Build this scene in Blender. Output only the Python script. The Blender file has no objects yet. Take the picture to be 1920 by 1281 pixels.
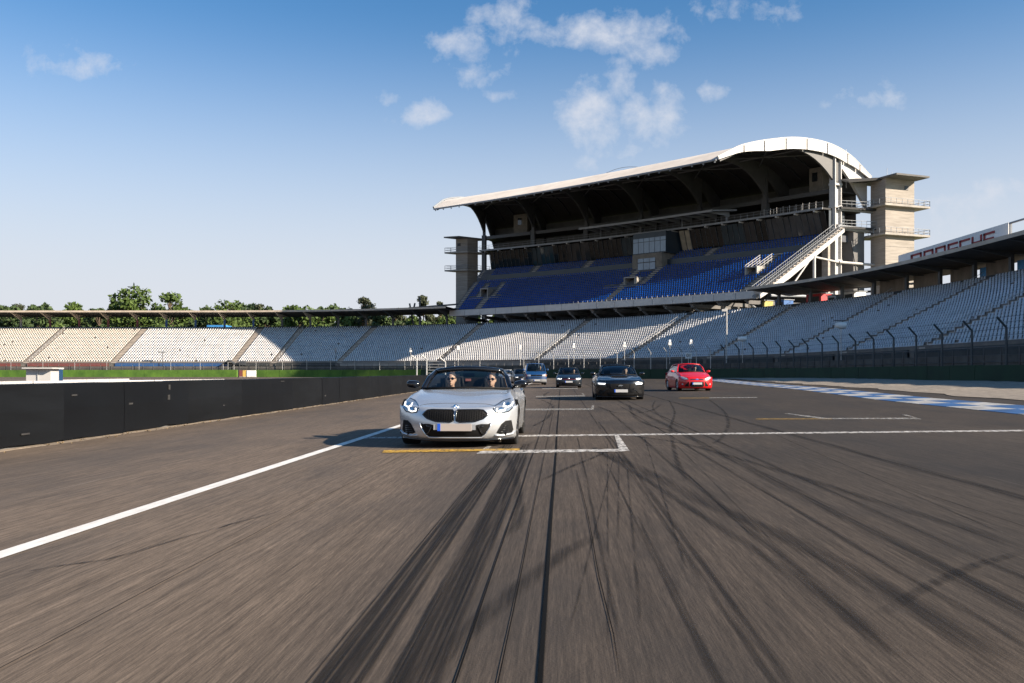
import bpy, bmesh, math, random
import numpy as np
from mathutils import Vector, Matrix
from mathutils.bvhtree import BVHTree
from mathutils.geometry import delaunay_2d_cdt

random.seed(7); rng = np.random.default_rng(7)
SC = bpy.context.scene
COL = SC.collection
R = math.radians
# ------------------------------------------------------------------ camera
FPX, CX, HY, EYE = 1650.0, 960.0, 698.0, 1.15       # focal length / horizon of the photograph in its own pixels
cam_d = bpy.data.cameras.new('camera'); cam = bpy.data.objects.new('camera', cam_d); COL.objects.link(cam)
cam.location = (0, 0, EYE); cam.rotation_euler = (R(90), 0, 0)
cam_d.sensor_width = 36; cam_d.lens = 36 * FPX / 1920; cam_d.shift_y = (HY - 640.5) / 1920
cam_d.clip_start = 0.1; cam_d.clip_end = 6000
SC.camera = cam
# ------------------------------------------------------------------ sun and sky
SUN_EL = R(25.0); SUN_AZ = R(115)                   # azimuth clockwise from +Y (straight ahead): the sun stands to the right
SUN = Vector((math.cos(SUN_EL) * math.sin(SUN_AZ), math.cos(SUN_EL) * math.cos(SUN_AZ), math.sin(SUN_EL)))
sd = bpy.data.lights.new('sun', 'SUN'); sd.energy = 5.0; sd.angle = R(0.55); sd.color = (1.0, 0.86, 0.70)
so = bpy.data.objects.new('sun', sd); COL.objects.link(so); so.rotation_euler = SUN.to_track_quat('Z', 'Y').to_euler()
so.location = (60, -20, 60)
SC.view_settings.view_transform = 'Standard'; SC.view_settings.look = 'None'
SC.view_settings.gamma = 1; SC.view_settings.use_curve_mapping = False
SC.view_settings.exposure = 1.15
SC.render.engine = 'CYCLES'
SC.cycles.max_bounces = 6; SC.cycles.transparent_max_bounces = 12
W = bpy.data.worlds.new('World'); SC.world = W; W.use_nodes = True

def world_sky():
    nt = W.node_tree; nt.nodes.clear(); N = nt.nodes.new; L = nt.links.new
    def m(op, a, b=None, c=None, clamp=False):
        n = N('ShaderNodeMath'); n.operation = op; n.use_clamp = clamp
        for i, v in enumerate((a, b, c)):
            if v is None: continue
            if isinstance(v, (int, float)): n.inputs[i].default_value = v
            else: L(v, n.inputs[i])
        return n.outputs[0]
    sky = N('ShaderNodeTexSky'); sky.sky_type = 'NISHITA'; sky.sun_disc = False
    sky.sun_elevation = SUN_EL; sky.sun_rotation = SUN_AZ
    sky.altitude = 100; sky.air_density = 1.0; sky.dust_density = 1.0; sky.ozone_density = 3.0
    tc = N('ShaderNodeTexCoord'); sep = N('ShaderNodeSeparateXYZ'); L(tc.outputs['Generated'], sep.inputs[0])
    x, y, z = sep.outputs
    front = m('MULTIPLY_ADD', y, 8.0, -0.8, True)
    yy = m('MAXIMUM', y, 0.08)
    u = m('DIVIDE', x, yy); w = m('DIVIDE', z, yy)                 # bearing and height of a direction ahead
    # fine wisps of each cloud: noise over the direction
    cmb = N('ShaderNodeCombineXYZ'); L(u, cmb.inputs[0]); L(w, cmb.inputs[1])
    def noise(vec, scale, detail, rough, dist=0.0, stretch=(1, 1, 1)):
        mp = N('ShaderNodeMapping'); L(vec, mp.inputs[0]); mp.inputs['Scale'].default_value = stretch
        n = N('ShaderNodeTexNoise'); L(mp.outputs[0], n.inputs['Vector'])
        n.inputs['Scale'].default_value = scale; n.inputs['Detail'].default_value = detail
        n.inputs['Roughness'].default_value = rough; n.inputs['Distortion'].default_value = dist
        return n.outputs['Fac']
    n1 = noise(cmb.outputs[0], 30, 9, 0.62, 0.15)
    n2 = noise(cmb.outputs[0], 11, 3, 0.55, 0.1)
    nz = m('ADD', m('MULTIPLY', n1, 0.68), m('MULTIPLY', n2, 0.32))
    # (px, py, half width, half height, strength) of the photographed clouds
    clouds = [(140, 122, 150, 44, .62), (955, 45, 95, 55, .85), (865, 82, 75, 42, .8), (1150, 62, 150, 38, 1.0), (1225, 92, 60, 40, .8), (1100, 215, 62, 75, 1.0),
              (1160, 150, 36, 50, .8), (1200, 220, 44, 50, .85), (1250, 210, 46, 66, .9), (795, 212, 52, 32, .95), (725, 185, 45, 22, .6), (900, 140, 90, 32, .6),
              (1090, 306, 46, 28, .62), (1195, 292, 44, 32, .55), (1334, 172, 34, 28, .8), (1640, 185, 130, 36, .62), (1820, 385, 170, 62, .62), (1450, 22, 60, 28, .6),
              (1360, 30, 50, 45, .5), (935, 178, 44, 18, .55), (920, 358, 130, 26, .45), (1900, 300, 60, 30, .3), (1300, 20, 40, 40, .4), (1300, 250, 70, 60, .2)]
    total = None
    for px, py, hx, hy, st in clouds:
        hx *= 1.12; hy *= 1.12
        du = m('MULTIPLY_ADD', u, FPX / hx, -(px - CX) / hx)
        dw = m('MULTIPLY_ADD', w, FPX / hy, -(HY - py) / hy)
        d2 = m('ADD', m('MULTIPLY', du, du), m('MULTIPLY', dw, dw))
        g = m('MULTIPLY', m('POWER', 2.718, m('MULTIPLY', d2, -0.9)), st)
        total = g if total is None else m('MAXIMUM', total, g)
    total = m('MULTIPLY', total, front)
    # thin fair-weather cloud over the rest of the sky
    back = m('SUBTRACT', 1.0, front)
    nb = noise(tc.outputs['Generated'], 4.0, 6, 0.6, 0.2, (1, 1, 2.2))
    gen = m('MULTIPLY', m('MULTIPLY', back, m('GREATER_THAN', z, 0.02)), m('MULTIPLY_ADD', nb, 5.0, -3.1, True))
    v_ = m('ADD', m('MULTIPLY', total, 0.86), m('MULTIPLY_ADD', nz, 1.9, -1.36))
    mask = m('MULTIPLY', m('MULTIPLY', v_, 1.9, None, True), m('MULTIPLY_ADD', total, 3.0, -.15, True))
    mask = m('MULTIPLY', m('MAXIMUM', mask, m('MULTIPLY', gen, 0.7)), 0.78)
    # the pale veil of summer haze over the lower sky, all round
    mr = N('ShaderNodeMapRange'); mr.interpolation_type = 'SMOOTHSTEP'; L(z, mr.inputs[0])
    mr.inputs[1].default_value = .06; mr.inputs[2].default_value = .40; mr.inputs[3].default_value = .96; mr.inputs[4].default_value = 0.0
    tint = N('ShaderNodeMixRGB'); tint.blend_type = 'MULTIPLY'; tint.inputs[0].default_value = 1; L(sky.outputs[0], tint.inputs[1]); tint.inputs[2].default_value = (.60, 1.0, 1.20, 1)
    mix0 = N('ShaderNodeMixRGB'); L(mr.outputs[0], mix0.inputs[0]); L(tint.outputs[0], mix0.inputs[1]); mix0.inputs[2].default_value = (5.35, 5.5, 5.95, 1)
    mix = N('ShaderNodeMixRGB'); L(mask, mix.inputs[0]); L(mix0.outputs[0], mix.inputs[1]); mix.inputs[2].default_value = (5.3, 5.5, 6.05, 1)
    bg = N('ShaderNodeBackground'); L(mix.outputs[0], bg.inputs[0]); bg.inputs[1].default_value = 0.062
    out = N('ShaderNodeOutputWorld'); L(bg.outputs[0], out.inputs[0])
world_sky()

# ------------------------------------------------------------------ geometry helpers
CAMBER = 0.014
def smooth(a, b, v):
    t = min(1.0, max(0.0, (v - a) / (b - a))); return t * t * (3 - 2 * t)
def gz(x, y):                                     # the track has a crossfall rising to the right
    return CAMBER * min(26.0, max(-9.0, x)) * (1 - smooth(95, 160, y))
def G(px, py, dz=0.0):                            # photograph pixel on the track -> the place on the ground
    Y = EYE * FPX / ((py - HY) + CAMBER * (px - CX)); X = (px - CX) / FPX * Y
    return Vector((X, Y, gz(X, Y) + dz))
def px_of(p): return CX + FPX * p[0] / p[1], HY - FPX * (p[2] - EYE) / p[1]

class MB:
    def __init__(s): s.v = []; s.f = []; s.mi = []; s.cur = 0
    def add(s, vs, fs):
        o = len(s.v); s.v.extend([tuple(v) for v in vs])
        for f in fs: s.f.append([i + o for i in f]); s.mi.append(s.cur)
        return s
    def box(s, c, size, rz=0.0):
        c = Vector(c); hx, hy, hz = size[0] / 2, size[1] / 2, size[2] / 2
        ca, sa = math.cos(rz), math.sin(rz)
        return s.obox(c, Vector((ca, sa, 0)) * hx, Vector((-sa, ca, 0)) * hy, Vector((0, 0, hz)))
    def obox(s, c, a, b, d):
        vs = [c + a * i + b * j + d * k for k in (-1, 1) for j in (-1, 1) for i in (-1, 1)]
        return s.add(vs, [(0, 2, 3, 1), (4, 5, 7, 6), (0, 1, 5, 4), (2, 6, 7, 3), (0, 4, 6, 2), (1, 3, 7, 5)])
    def bar(s, p0, p1, w, h, up=(0, 0, 1)):
        p0, p1 = Vector(p0), Vector(p1); d = p1 - p0; L = d.length
        if L < 1e-6: return s
        d /= L; up = Vector(up); sx = d.cross(up)
        if sx.length < 1e-4: sx = d.cross(Vector((1, 0, 0)))
        sx.normalize(); uz = sx.cross(d)
        return s.obox((p0 + p1) / 2, d * (L / 2), sx * (w / 2), uz * (h / 2))
    def tube(s, pts, r, n=6, cap=True):
        pts = [Vector(p) for p in pts]; rs = r if isinstance(r, (list, tuple)) else [r] * len(pts)
        rings = []; prev = None
        for i, p in enumerate(pts):
            t = (pts[min(i + 1, len(pts) - 1)] - pts[max(i - 1, 0)])
            t.normalize()
            a = (prev - t * prev.dot(t)) if prev is not None else (Vector((0, 0, 1)).cross(t) if abs(t.z) < .95 else Vector((1, 0, 0)).cross(t))
            if a.length < 1e-5: a = Vector((1, 0, 0)).cross(t)
            a.normalize(); prev = a; b = t.cross(a)
            rings.append([p + (a * math.cos(2 * math.pi * k / n) + b * math.sin(2 * math.pi * k / n)) * rs[i] for k in range(n)])
        vs = [v for ring in rings for v in ring]; fs = []
        for i in range(len(pts) - 1):
            for k in range(n):
                k2 = (k + 1) % n; fs.append((i * n + k, i * n + k2, (i + 1) * n + k2, (i + 1) * n + k))
        if cap: fs += [tuple(range(n))[::-1], tuple((len(pts) - 1) * n + k for k in range(n))]
        return s.add(vs, fs)
    def quad(s, a, b, c, d): return s.add([a, b, c, d], [(0, 1, 2, 3)])
    def poly(s, pts): return s.add(pts, [tuple(range(len(pts)))])
    def prism(s, pts, ext):
        pts = [Vector(p) for p in pts]; ext = Vector(ext); n = len(pts)
        return s.add(pts + [p + ext for p in pts], [tuple(range(n))[::-1], tuple(range(n, 2 * n))] + [(i, (i + 1) % n, n + (i + 1) % n, n + i) for i in range(n)])
    def grid(s, rows, closed=False):
        nr, nc = len(rows), len(rows[0]); vs = [p for r in rows for p in r]; fs = []
        for i in range(nr - 1):
            for j in range(nc if closed else nc - 1):
                j2 = (j + 1) % nc; fs.append((i * nc + j, i * nc + j2, (i + 1) * nc + j2, (i + 1) * nc + j))
        return s.add(vs, fs)
    def lathe(s, c, axis, prof, n=24, u=None):     # prof: (radius, along axis)
        c = Vector(c); axis = Vector(axis).normalized(); a = Vector(u) if u else (Vector((0, 0, 1)) if abs(axis.z) < .9 else Vector((1, 0, 0)))
        a = (a - axis * a.dot(axis)).normalized(); b = axis.cross(a)
        return s.grid([[c + axis * h + (a * math.cos(2 * math.pi * k / n) + b * math.sin(2 * math.pi * k / n)) * r for k in range(n)] for r, h in prof], True)
    def mesh(s, name, mats, smooth_=False):
        me = bpy.data.meshes.new(name); me.from_pydata(s.v, [], s.f); 
        for m_ in (mats if isinstance(mats, (list, tuple)) else [mats]): me.materials.append(m_)
        if any(s.mi): me.polygons.foreach_set('material_index', s.mi)
        if smooth_: me.polygons.foreach_set('use_smooth', [True] * len(me.polygons))
        me.update(); return me
    def build(s, name, mats, parent=None, smooth_=False, fix=True):
        me = s.mesh(name, mats, smooth_)
        if fix:
            bm = bmesh.new(); bm.from_mesh(me); bmesh.ops.recalc_face_normals(bm, faces=bm.faces); bm.to_mesh(me); bm.free()
        return link(name, me, parent)

def link(name, me, parent=None, loc=None):
    o = bpy.data.objects.new(name, me); COL.objects.link(o)
    if loc is not None: o.location = loc
    if parent is not None: adopt(o, parent)
    return o
def adopt(o, parent):
    o.parent = parent
    p = parent
    while p.parent is not None: p = p.parent
    if parent.type == 'EMPTY' and p is parent: o.matrix_parent_inverse = Matrix.Translation(-parent.location) if parent.get('_world', 1) else Matrix()
def thing(name, label, cat, loc=(0, 0, 0), group=None, local=False, rz=0.0):
    o = bpy.data.objects.new(name, None); COL.objects.link(o); o.location = loc; o.rotation_euler = (0, 0, rz)
    o.empty_display_size = .3; o['_world'] = 0 if local else 1
    return tag(o, label, cat, group)
def tag(o, label=None, cat=None, group=None, kind=None):
    if label: o['label'] = label
    if cat: o['category'] = cat
    if group: o['group'] = group
    if kind: o['kind'] = kind
    return o

# ------------------------------------------------------------------ materials
def lin(c): return tuple(((v / 12.92) if v <= .04045 else ((v + .055) / 1.055) ** 2.4) for v in c)
def material(name, col, rough=.7, metal=0.0, var=.18, scale=1.5, bump=0.0, bscale=40, coat=0.0, spec=.5, stretch=(1, 1, 1), col2=None, emit=None, estr=0.0):
    m = bpy.data.materials.new(name); m.use_nodes = True; nt = m.node_tree; N = nt.nodes.new; L = nt.links.new
    b = nt.nodes['Principled BSDF']
    b.inputs['Roughness'].default_value = rough; b.inputs['Metallic'].default_value = metal
    b.inputs['Coat Weight'].default_value = coat; b.inputs['Coat Roughness'].default_value = .04
    b.inputs['Specular IOR Level'].default_value = spec
    geo = N('ShaderNodeNewGeometry'); mp = N('ShaderNodeMapping'); L(geo.outputs['Position'], mp.inputs[0]); mp.inputs['Scale'].default_value = stretch
    n = N('ShaderNodeTexNoise'); n.inputs['Scale'].default_value = scale; n.inputs['Detail'].default_value = 6; n.inputs['Roughness'].default_value = .62; L(mp.outputs[0], n.inputs['Vector'])
    rmp = N('ShaderNodeMapRange'); rmp.inputs[1].default_value = .3; rmp.inputs[2].default_value = .7; L(n.outputs['Fac'], rmp.inputs[0])
    mix = N('ShaderNodeMixRGB'); L(rmp.outputs[0], mix.inputs[0])
    a = tuple(v * (1 - var) for v in col); c2 = col2 if col2 else tuple(min(1, v * (1 + var * .7)) for v in col)
    mix.inputs[1].default_value = (*a, 1); mix.inputs[2].default_value = (*c2, 1)
    L(mix.outputs[0], b.inputs['Base Color'])
    if bump:
        n2 = N('ShaderNodeTexNoise'); n2.inputs['Scale'].default_value = bscale; n2.inputs['Detail'].default_value = 4; L(mp.outputs[0], n2.inputs['Vector'])
        bp = N('ShaderNodeBump'); bp.inputs['Strength'].default_value = bump; bp.inputs['Distance'].default_value = .02
        L(n2.outputs['Fac'], bp.inputs['Height']); L(bp.outputs[0], b.inputs['Normal'])
    if emit: b.inputs['Emission Color'].default_value = (*emit, 1); b.inputs['Emission Strength'].default_value = estr
    return m
def glass_mat(name, tint, refl=1.0, rough=.02):
    m = bpy.data.materials.new(name); m.use_nodes = True; nt = m.node_tree; nt.nodes.clear(); N = nt.nodes.new; L = nt.links.new
    t = N('ShaderNodeBsdfTransparent'); t.inputs[0].default_value = (*tint, 1)
    g = N('ShaderNodeBsdfGlossy'); g.inputs['Roughness'].default_value = rough; g.inputs[0].default_value = (refl, refl, refl, 1)
    f = N('ShaderNodeFresnel'); f.inputs[0].default_value = 1.45
    mx = N('ShaderNodeMixShader'); L(f.outputs[0], mx.inputs[0]); L(t.outputs[0], mx.inputs[1]); L(g.outputs[0], mx.inputs[2])
    o = N('ShaderNodeOutputMaterial'); L(mx.outputs[0], o.inputs[0]); return m

M = {}
M['concrete'] = material('concrete', (.36, .33, .29), .85, var=.25, scale=.6, bump=.15)
M['concrete_dark'] = material('concrete_dark', (.15, .145, .14), .9, var=.25, scale=.5)
M['concrete_tower'] = material('concrete_tower', (.33, .295, .255), .85, var=.26, scale=1.3, stretch=(.25, .25, 2.4), bump=.1, bscale=6)
M['terrace'] = material('terrace_concrete', (.17, .15, .13), .9, var=.3, scale=.8)
M['steps'] = material('step_concrete', (.43, .37, .31), .9, var=.2, scale=.8)
M['seat_white'] = material('white_seat_plastic', (.62, .615, .61), .42, var=.18, scale=.5)
M['seat_cream'] = material('cream_seat_plastic', (.60, .55, .48), .45, var=.16, scale=.5)
M['seat_grey'] = material('greyed_seat_plastic', (.60, .61, .62), .5, var=.2, scale=.5)
M['terrace_dark'] = material('dark_terrace_concrete', (.10, .105, .12), .9, var=.3, scale=.8)
M['seat_blue'] = material('blue_seat_plastic', (.001, .075, .40), .5, spec=.25, var=.25, scale=.25)
M['steel_white'] = material('white_painted_steel', (.48, .465, .445), .45, var=.10, scale=.7)
M['rib'] = material('rib_steel', (.08, .079, .078), .55, var=.15, scale=.8)
M['steel_grey'] = material('grey_painted_steel', (.27, .285, .30), .45, var=.12, scale=.9)
M['galv'] = material('galvanised_steel', (.46, .46, .45), .42, metal=.5, var=.2, scale=3)
M['steel_dark'] = material('dark_steel', (.06, .065, .07), .5, var=.2, scale=1)
M['roof_white'] = material('white_roof_sheet', (.43, .40, .37), .5, var=.16, scale=.25)
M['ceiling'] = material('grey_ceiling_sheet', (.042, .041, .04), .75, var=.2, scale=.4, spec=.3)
M['fascia'] = material('pale_fascia_panel', (.52, .50, .47), .6, var=.14, scale=.5)
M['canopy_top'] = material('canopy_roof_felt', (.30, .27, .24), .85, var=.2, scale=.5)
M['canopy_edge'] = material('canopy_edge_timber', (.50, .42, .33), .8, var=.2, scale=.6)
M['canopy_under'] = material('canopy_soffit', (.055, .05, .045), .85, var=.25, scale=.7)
M['red_paint'] = material('red_paint', (.20, .06, .052), .6, var=.2, scale=.6)
M['blue_paint'] = material('blue_paint', (.025, .095, .26), .55, var=.2, scale=.6)
M['dark_paint'] = material('dark_paint', (.045, .05, .05), .7, var=.3, scale=.6)
M['green_dark'] = material('dark_green_painted_wall', (.012, .035, .014), .85, var=.3, scale=.35, bump=.1, bscale=5)  # green wall paint with the right hand shade put into its colour
M['green_wall'] = material('green_painted_wall', (.05, .13, .012), .8, var=.3, scale=.35, col2=(.10, .20, .02), bump=.1, bscale=5)  # same wall paint, brightened in colour for the sunlit left
M['rubber'] = material('black_rubber_belt', (.0033, .0042, .0056), .55, spec=.22, var=.35, scale=.9, bump=.12, bscale=3, stretch=(1, .25, 1))
M['dash'] = material('dark_parapet', (.02, .035, .05), .35, var=.2, scale=.4)
M['pane'] = material('dark_window_pane', (.02, .026, .03), .06, var=.3, scale=.35, spec=.8)
M['pane_blue'] = material('pale_window_pane', (.16, .24, .33), .08, var=.2, scale=.4, spec=.8)
M['curtain'] = material('drawn_blind', (.42, .36, .26), .5, var=.25, scale=.9, coat=.6)
M['white_paint'] = material('white_paint', (.78, .77, .74), .6, var=.06, scale=2)
M['black'] = material('black_plastic', (.012, .012, .013), .4, var=.2, scale=5)
M['glass'] = glass_mat('car_glass', (.62, .70, .74))
# ------------------------------------------------------------------ ground, track, markings
TRK = 0.056                                       # the track runs off at this slope (x per y)
def asphalt_mat():
    m = bpy.data.materials.new('worn_asphalt'); m.use_nodes = True; nt = m.node_tree; N = nt.nodes.new; L = nt.links.new
    b = nt.nodes['Principled BSDF']; b.inputs['Roughness'].default_value = .82; b.inputs['Specular IOR Level'].default_value = .15
    geo = N('ShaderNodeNewGeometry')
    def mapn(scale, stretch, detail=5, rough=.6, lo=.3, hi=.7, off=0.0, dist=0.0):
        mp = N('ShaderNodeMapping'); L(geo.outputs['Position'], mp.inputs[0])
        mp.vector_type = 'POINT'; mp.inputs['Rotation'].default_value = (0, 0, math.atan(TRK)); mp.inputs['Location'].default_value = (off, off, 0)
        mp2 = N('ShaderNodeMapping'); L(mp.outputs[0], mp2.inputs[0]); mp2.inputs['Scale'].default_value = stretch
        n = N('ShaderNodeTexNoise'); n.inputs['Scale'].default_value = scale; n.inputs['Detail'].default_value = detail; n.inputs['Roughness'].default_value = rough; n.inputs['Distortion'].default_value = dist
        L(mp2.outputs[0], n.inputs['Vector'])
        r = N('ShaderNodeMapRange'); r.inputs[1].default_value = lo; r.inputs[2].default_value = hi; L(n.outputs['Fac'], r.inputs[0]); return r.outputs[0]
    def mixc(f, a, b_, mode='MIX'):
        x = N('ShaderNodeMixRGB'); x.blend_type = mode
        for i, v in enumerate((f, a, b_)):
            if isinstance(v, (int, float)): x.inputs[i].default_value = v
            elif isinstance(v, tuple): x.inputs[i].default_value = (*v, 1)
            else: L(v, x.inputs[i])
        return x.outputs[0]
    big = mapn(.10, (1.6, .5, 1), 5, .6)
    c = mixc(big, (.116, .090, .069), (.168, .130, .099))
    streak = mapn(1.0, (26, .55, 1), 5, .72, .33, .67)            # grain dragged along by years of racing
    c = mixc(.85, c, mixc(streak, (.55, .55, .55), (1.32, 1.32, 1.32)), 'MULTIPLY')
    fine = mapn(1.0, (95, 2.6, 1), 3, .75, .3, .72, 7)
    c = mixc(.8, c, mixc(fine, (.52, .52, .53), (1.45, 1.43, 1.40)), 'MULTIPLY')
    hair = mapn(1.0, (260, 7, 1), 2, .7, .3, .7, 13)
    c = mixc(.7, c, mixc(hair, (.62, .62, .62), (1.42, 1.41, 1.39)), 'MULTIPLY')
    blot = mapn(.6, (1.0, .35, 1), 6, .68, .46, .70, 3.3)          # old rubber and oil
    c = mixc(mixc(blot, (0, 0, 0), (.55, .55, .55)), c, (.052, .048, .046))
    band = mapn(1.0, (.32, .012, 1), 3, .5, .45, .62, 11.7)        # rubbered-in lanes
    c = mixc(mixc(band, (0, 0, 0), (.42, .42, .42)), c, (.060, .055, .052))
    pale = mapn(1.0, (7, .28, 1), 2, .5, .70, .78, 21.0)            # scuffs down to pale stone
    c = mixc(mixc(pale, (0, 0, 0), (.3, .3, .3)), c, (.34, .29, .24))
    # darker colour towards the right hand lanes, its edge ragged
    mp = N('ShaderNodeMapping'); L(geo.outputs['Position'], mp.inputs[0]); mp.inputs['Rotation'].default_value = (0, 0, math.atan(TRK))
    sx = N('ShaderNodeSeparateXYZ'); L(mp.outputs[0], sx.inputs[0])
    jit = mapn(.22, (1.2, .45, 1), 5, .65, 0, 1, 5.1); ad = N('ShaderNodeMath'); ad.operation = 'MULTIPLY_ADD'; L(jit, ad.inputs[0]); ad.inputs[1].default_value = 5.0; L(sx.outputs[0], ad.inputs[2])
    dk = N('ShaderNodeMapRange'); dk.interpolation_type = 'SMOOTHSTEP'; L(ad.outputs[0], dk.inputs[0]); dk.inputs[1].default_value = .8; dk.inputs[2].default_value = 6.0; dk.inputs[4].default_value = .85
    c = mixc(dk.outputs[0], c, mixc(1.0, c, (.30, .33, .36), 'MULTIPLY'))
    # rubber laid down on the starting lane
    lane = N('ShaderNodeMath'); lane.operation = 'SUBTRACT'; L(sx.outputs[0], lane.inputs[0]); lane.inputs[1].default_value = .15
    l2 = N('ShaderNodeMath'); l2.operation = 'ABSOLUTE'; L(lane.outputs[0], l2.inputs[0])
    lr = N('ShaderNodeMapRange'); lr.interpolation_type = 'SMOOTHSTEP'; L(l2.outputs[0], lr.inputs[0]); lr.inputs[1].default_value = .2; lr.inputs[2].default_value = 2.2; lr.inputs[3].default_value = .5; lr.inputs[4].default_value = 0
    c = mixc(lr.outputs[0], c, mixc(1.0, c, (.42, .43, .45), 'MULTIPLY'))
    L(c, b.inputs['Base Color'])
    n2 = N('ShaderNodeTexNoise'); n2.inputs['Scale'].default_value = 70; n2.inputs['Detail'].default_value = 3; L(geo.outputs['Position'], n2.inputs['Vector'])
    bp = N('ShaderNodeBump'); bp.inputs['Strength'].default_value = .35; bp.inputs['Distance'].default_value = .006; L(n2.outputs['Fac'], bp.inputs['Height']); L(bp.outputs[0], b.inputs['Normal'])
    return m
M['asphalt'] = asphalt_mat()
def fading(name, col, alpha, rough=.7, scale=(20, .5, 1), lo=.35, hi=.65):
    """paint or rubber that has worn off in places so that the asphalt shows through"""
    m = bpy.data.materials.new(name); m.use_nodes = True; nt = m.node_tree; N = nt.nodes.new; L = nt.links.new
    b = nt.nodes['Principled BSDF']; b.inputs['Base Color'].default_value = (*col, 1); b.inputs['Roughness'].default_value = max(rough, .8); b.inputs['Specular IOR Level'].default_value = .12
    geo = N('ShaderNodeNewGeometry'); mp = N('ShaderNodeMapping'); L(geo.outputs['Position'], mp.inputs[0]); mp.inputs['Rotation'].default_value = (0, 0, math.atan(TRK))
    mp2 = N('ShaderNodeMapping'); L(mp.outputs[0], mp2.inputs[0]); mp2.inputs['Scale'].default_value = scale
    n = N('ShaderNodeTexNoise'); n.inputs['Scale'].default_value = 1; n.inputs['Detail'].default_value = 5; n.inputs['Roughness'].default_value = .65; L(mp2.outputs[0], n.inputs['Vector'])
    r = N('ShaderNodeMapRange'); r.inputs[1].default_value = lo; r.inputs[2].default_value = hi; r.inputs[3].default_value = alpha[0]; r.inputs[4].default_value = alpha[1]; L(n.outputs['Fac'], r.inputs[0])
    at = N('ShaderNodeAttribute'); at.attribute_name = 'edge'
    mu = N('ShaderNodeMath'); mu.operation = 'MULTIPLY'; L(r.outputs[0], mu.inputs[0]); L(at.outputs['Fac'], mu.inputs[1])
    L(mu.outputs[0], b.inputs['Alpha']); return m
M['line_white'] = fading('white_road_paint', (.76, .74, .70), (.75, 1.0), .6, (9, 3, 1))
M['line_worn'] = fading('worn_white_road_paint', (.58, .56, .53), (.10, .95), .6, (12, 5, 1))
M['line_faint'] = fading('faded_white_road_paint', (.50, .49, .46), (.0, .62), .6, (12, 5, 1))
M['yellow_faint'] = fading('faded_yellow_road_paint', (.45, .28, .07), (.0, .6), .6, (12, 5, 1))
M['line_yellow'] = fading('yellow_road_paint', (.55, .33, .06), (.30, 1.0), .6, (14, 4, 1))
M['tyre_black'] = fading('tyre_rubber_mark', (.018, .017, .017), (.15, .92), .6, (30, .35, 1))
M['tyre_soft'] = fading('faint_tyre_rubber_mark', (.022, .021, .021), (.0, .68), .7, (34, .5, 1))
M['tyre_band'] = fading('broad_tyre_rubber_band', (.012, .0115, .0115), (.22, .97), .6, (60, .16, 1), .38, .56)
M['seam'] = fading('open_asphalt_seam', (.003, .003, .003), (1.0, 1.0), .9, (3, 1, 1))

g = MB(); S_ = 2600.0
g.grid([[(x, y, -.16) for x in (-S_, -300, -150, 0, 150, 300, S_)] for y in (-400, -50, 150, 400, 900, S_)])
M['earth'] = material('dry_grass_ground', (.16, .15, .07), .95, var=.35, scale=.08, col2=(.11, .14, .045))
o = g.build('ground', M['earth']); tag(o, 'dry grass ground around the circuit', kind='structure')
xs = list(np.arange(-170, -12, 8.0)) + list(np.arange(-9, 27, 1.5)) + list(np.arange(28, 52, 4.0)); ys = list(np.arange(-60, 20, 4.0)) + list(np.arange(20, 216, 4.0))
g = MB(); g.grid([[(x, y, gz(x, y)) for x in xs] for y in ys])
track = g.build('race_track', M['asphalt'], smooth_=True); tag(track, 'worn brown grey asphalt of the race track', kind='structure')

def ribbon(name, pts, widths, mat_, dz=.005, n=None, soft=.0, lab=None):
    """a strip on the ground along ground points; soft: share of the width over which it fades out"""
    P_ = [Vector(p) for p in pts]
    dense = []; wd = []
    for i in range(len(P_) - 1):
        seg = max(1, int((P_[i + 1] - P_[i]).length / .5)); seg = min(seg, 40)
        for k in range(seg):
            t = k / seg; p0, p1, p2, p3 = P_[max(i - 1, 0)], P_[i], P_[i + 1], P_[min(i + 2, len(P_) - 1)]
            dense.append(.5 * ((2 * p1) + (p2 - p0) * t + (2 * p0 - 5 * p1 + 4 * p2 - p3) * t * t + (3 * p1 - p0 - 3 * p2 + p3) * t ** 3))
            w0, w1 = (widths[i], widths[i + 1]) if isinstance(widths, (list, tuple)) else (widths, widths); wd.append(w0 + (w1 - w0) * t)
    dense.append(P_[-1]); wd.append(widths[-1] if isinstance(widths, (list, tuple)) else widths)
    prof = [(-.5, 0), (-.5 + soft, 1), (.5 - soft, 1), (.5, 0)] if soft > 0 else [(-.5, 1), (.5, 1)]
    rows = []; ed = []
    for i, p in enumerate(dense):
        t = dense[min(i + 1, len(dense) - 1)] - dense[max(i - 1, 0)]; nrm = Vector((t.y, -t.x, 0)).normalized()
        row = []
        for u, a in prof:
            q = p + nrm * (u * wd[i]); row.append((q.x, q.y, gz(q.x, q.y) + dz)); ed.append(a * (0 if soft and i in (0, len(dense) - 1) else 1))
        rows.append(row)
    b = MB(); b.grid(rows); me = b.mesh(name, mat_)
    at = me.attributes.new('edge', 'FLOAT', 'POINT'); at.data.foreach_set('value', ed)
    o = link(name, me); o.parent = track
    if lab: o['label'] = lab
    return o
def flatpoly(name, pix, mat_, dz=.006, lab=None):
    b = MB(); b.poly([G(x, y, dz) for x, y in pix]); me = b.mesh(name, mat_)
    at = me.attributes.new('edge', 'FLOAT', 'POINT'); at.data.foreach_set('value', [1.0] * len(pix))
    o = link(name, me); o.parent = track
    if lab: o['label'] = lab
    return o
def along(x0, y0, y1):                              # a line parallel to the track through ground point (x0, y0)
    return [(x0 + TRK * (y - y0), y, 0) for y in (y0, y0 + (y1 - y0) * .33, y0 + (y1 - y0) * .66, y1)]
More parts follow.
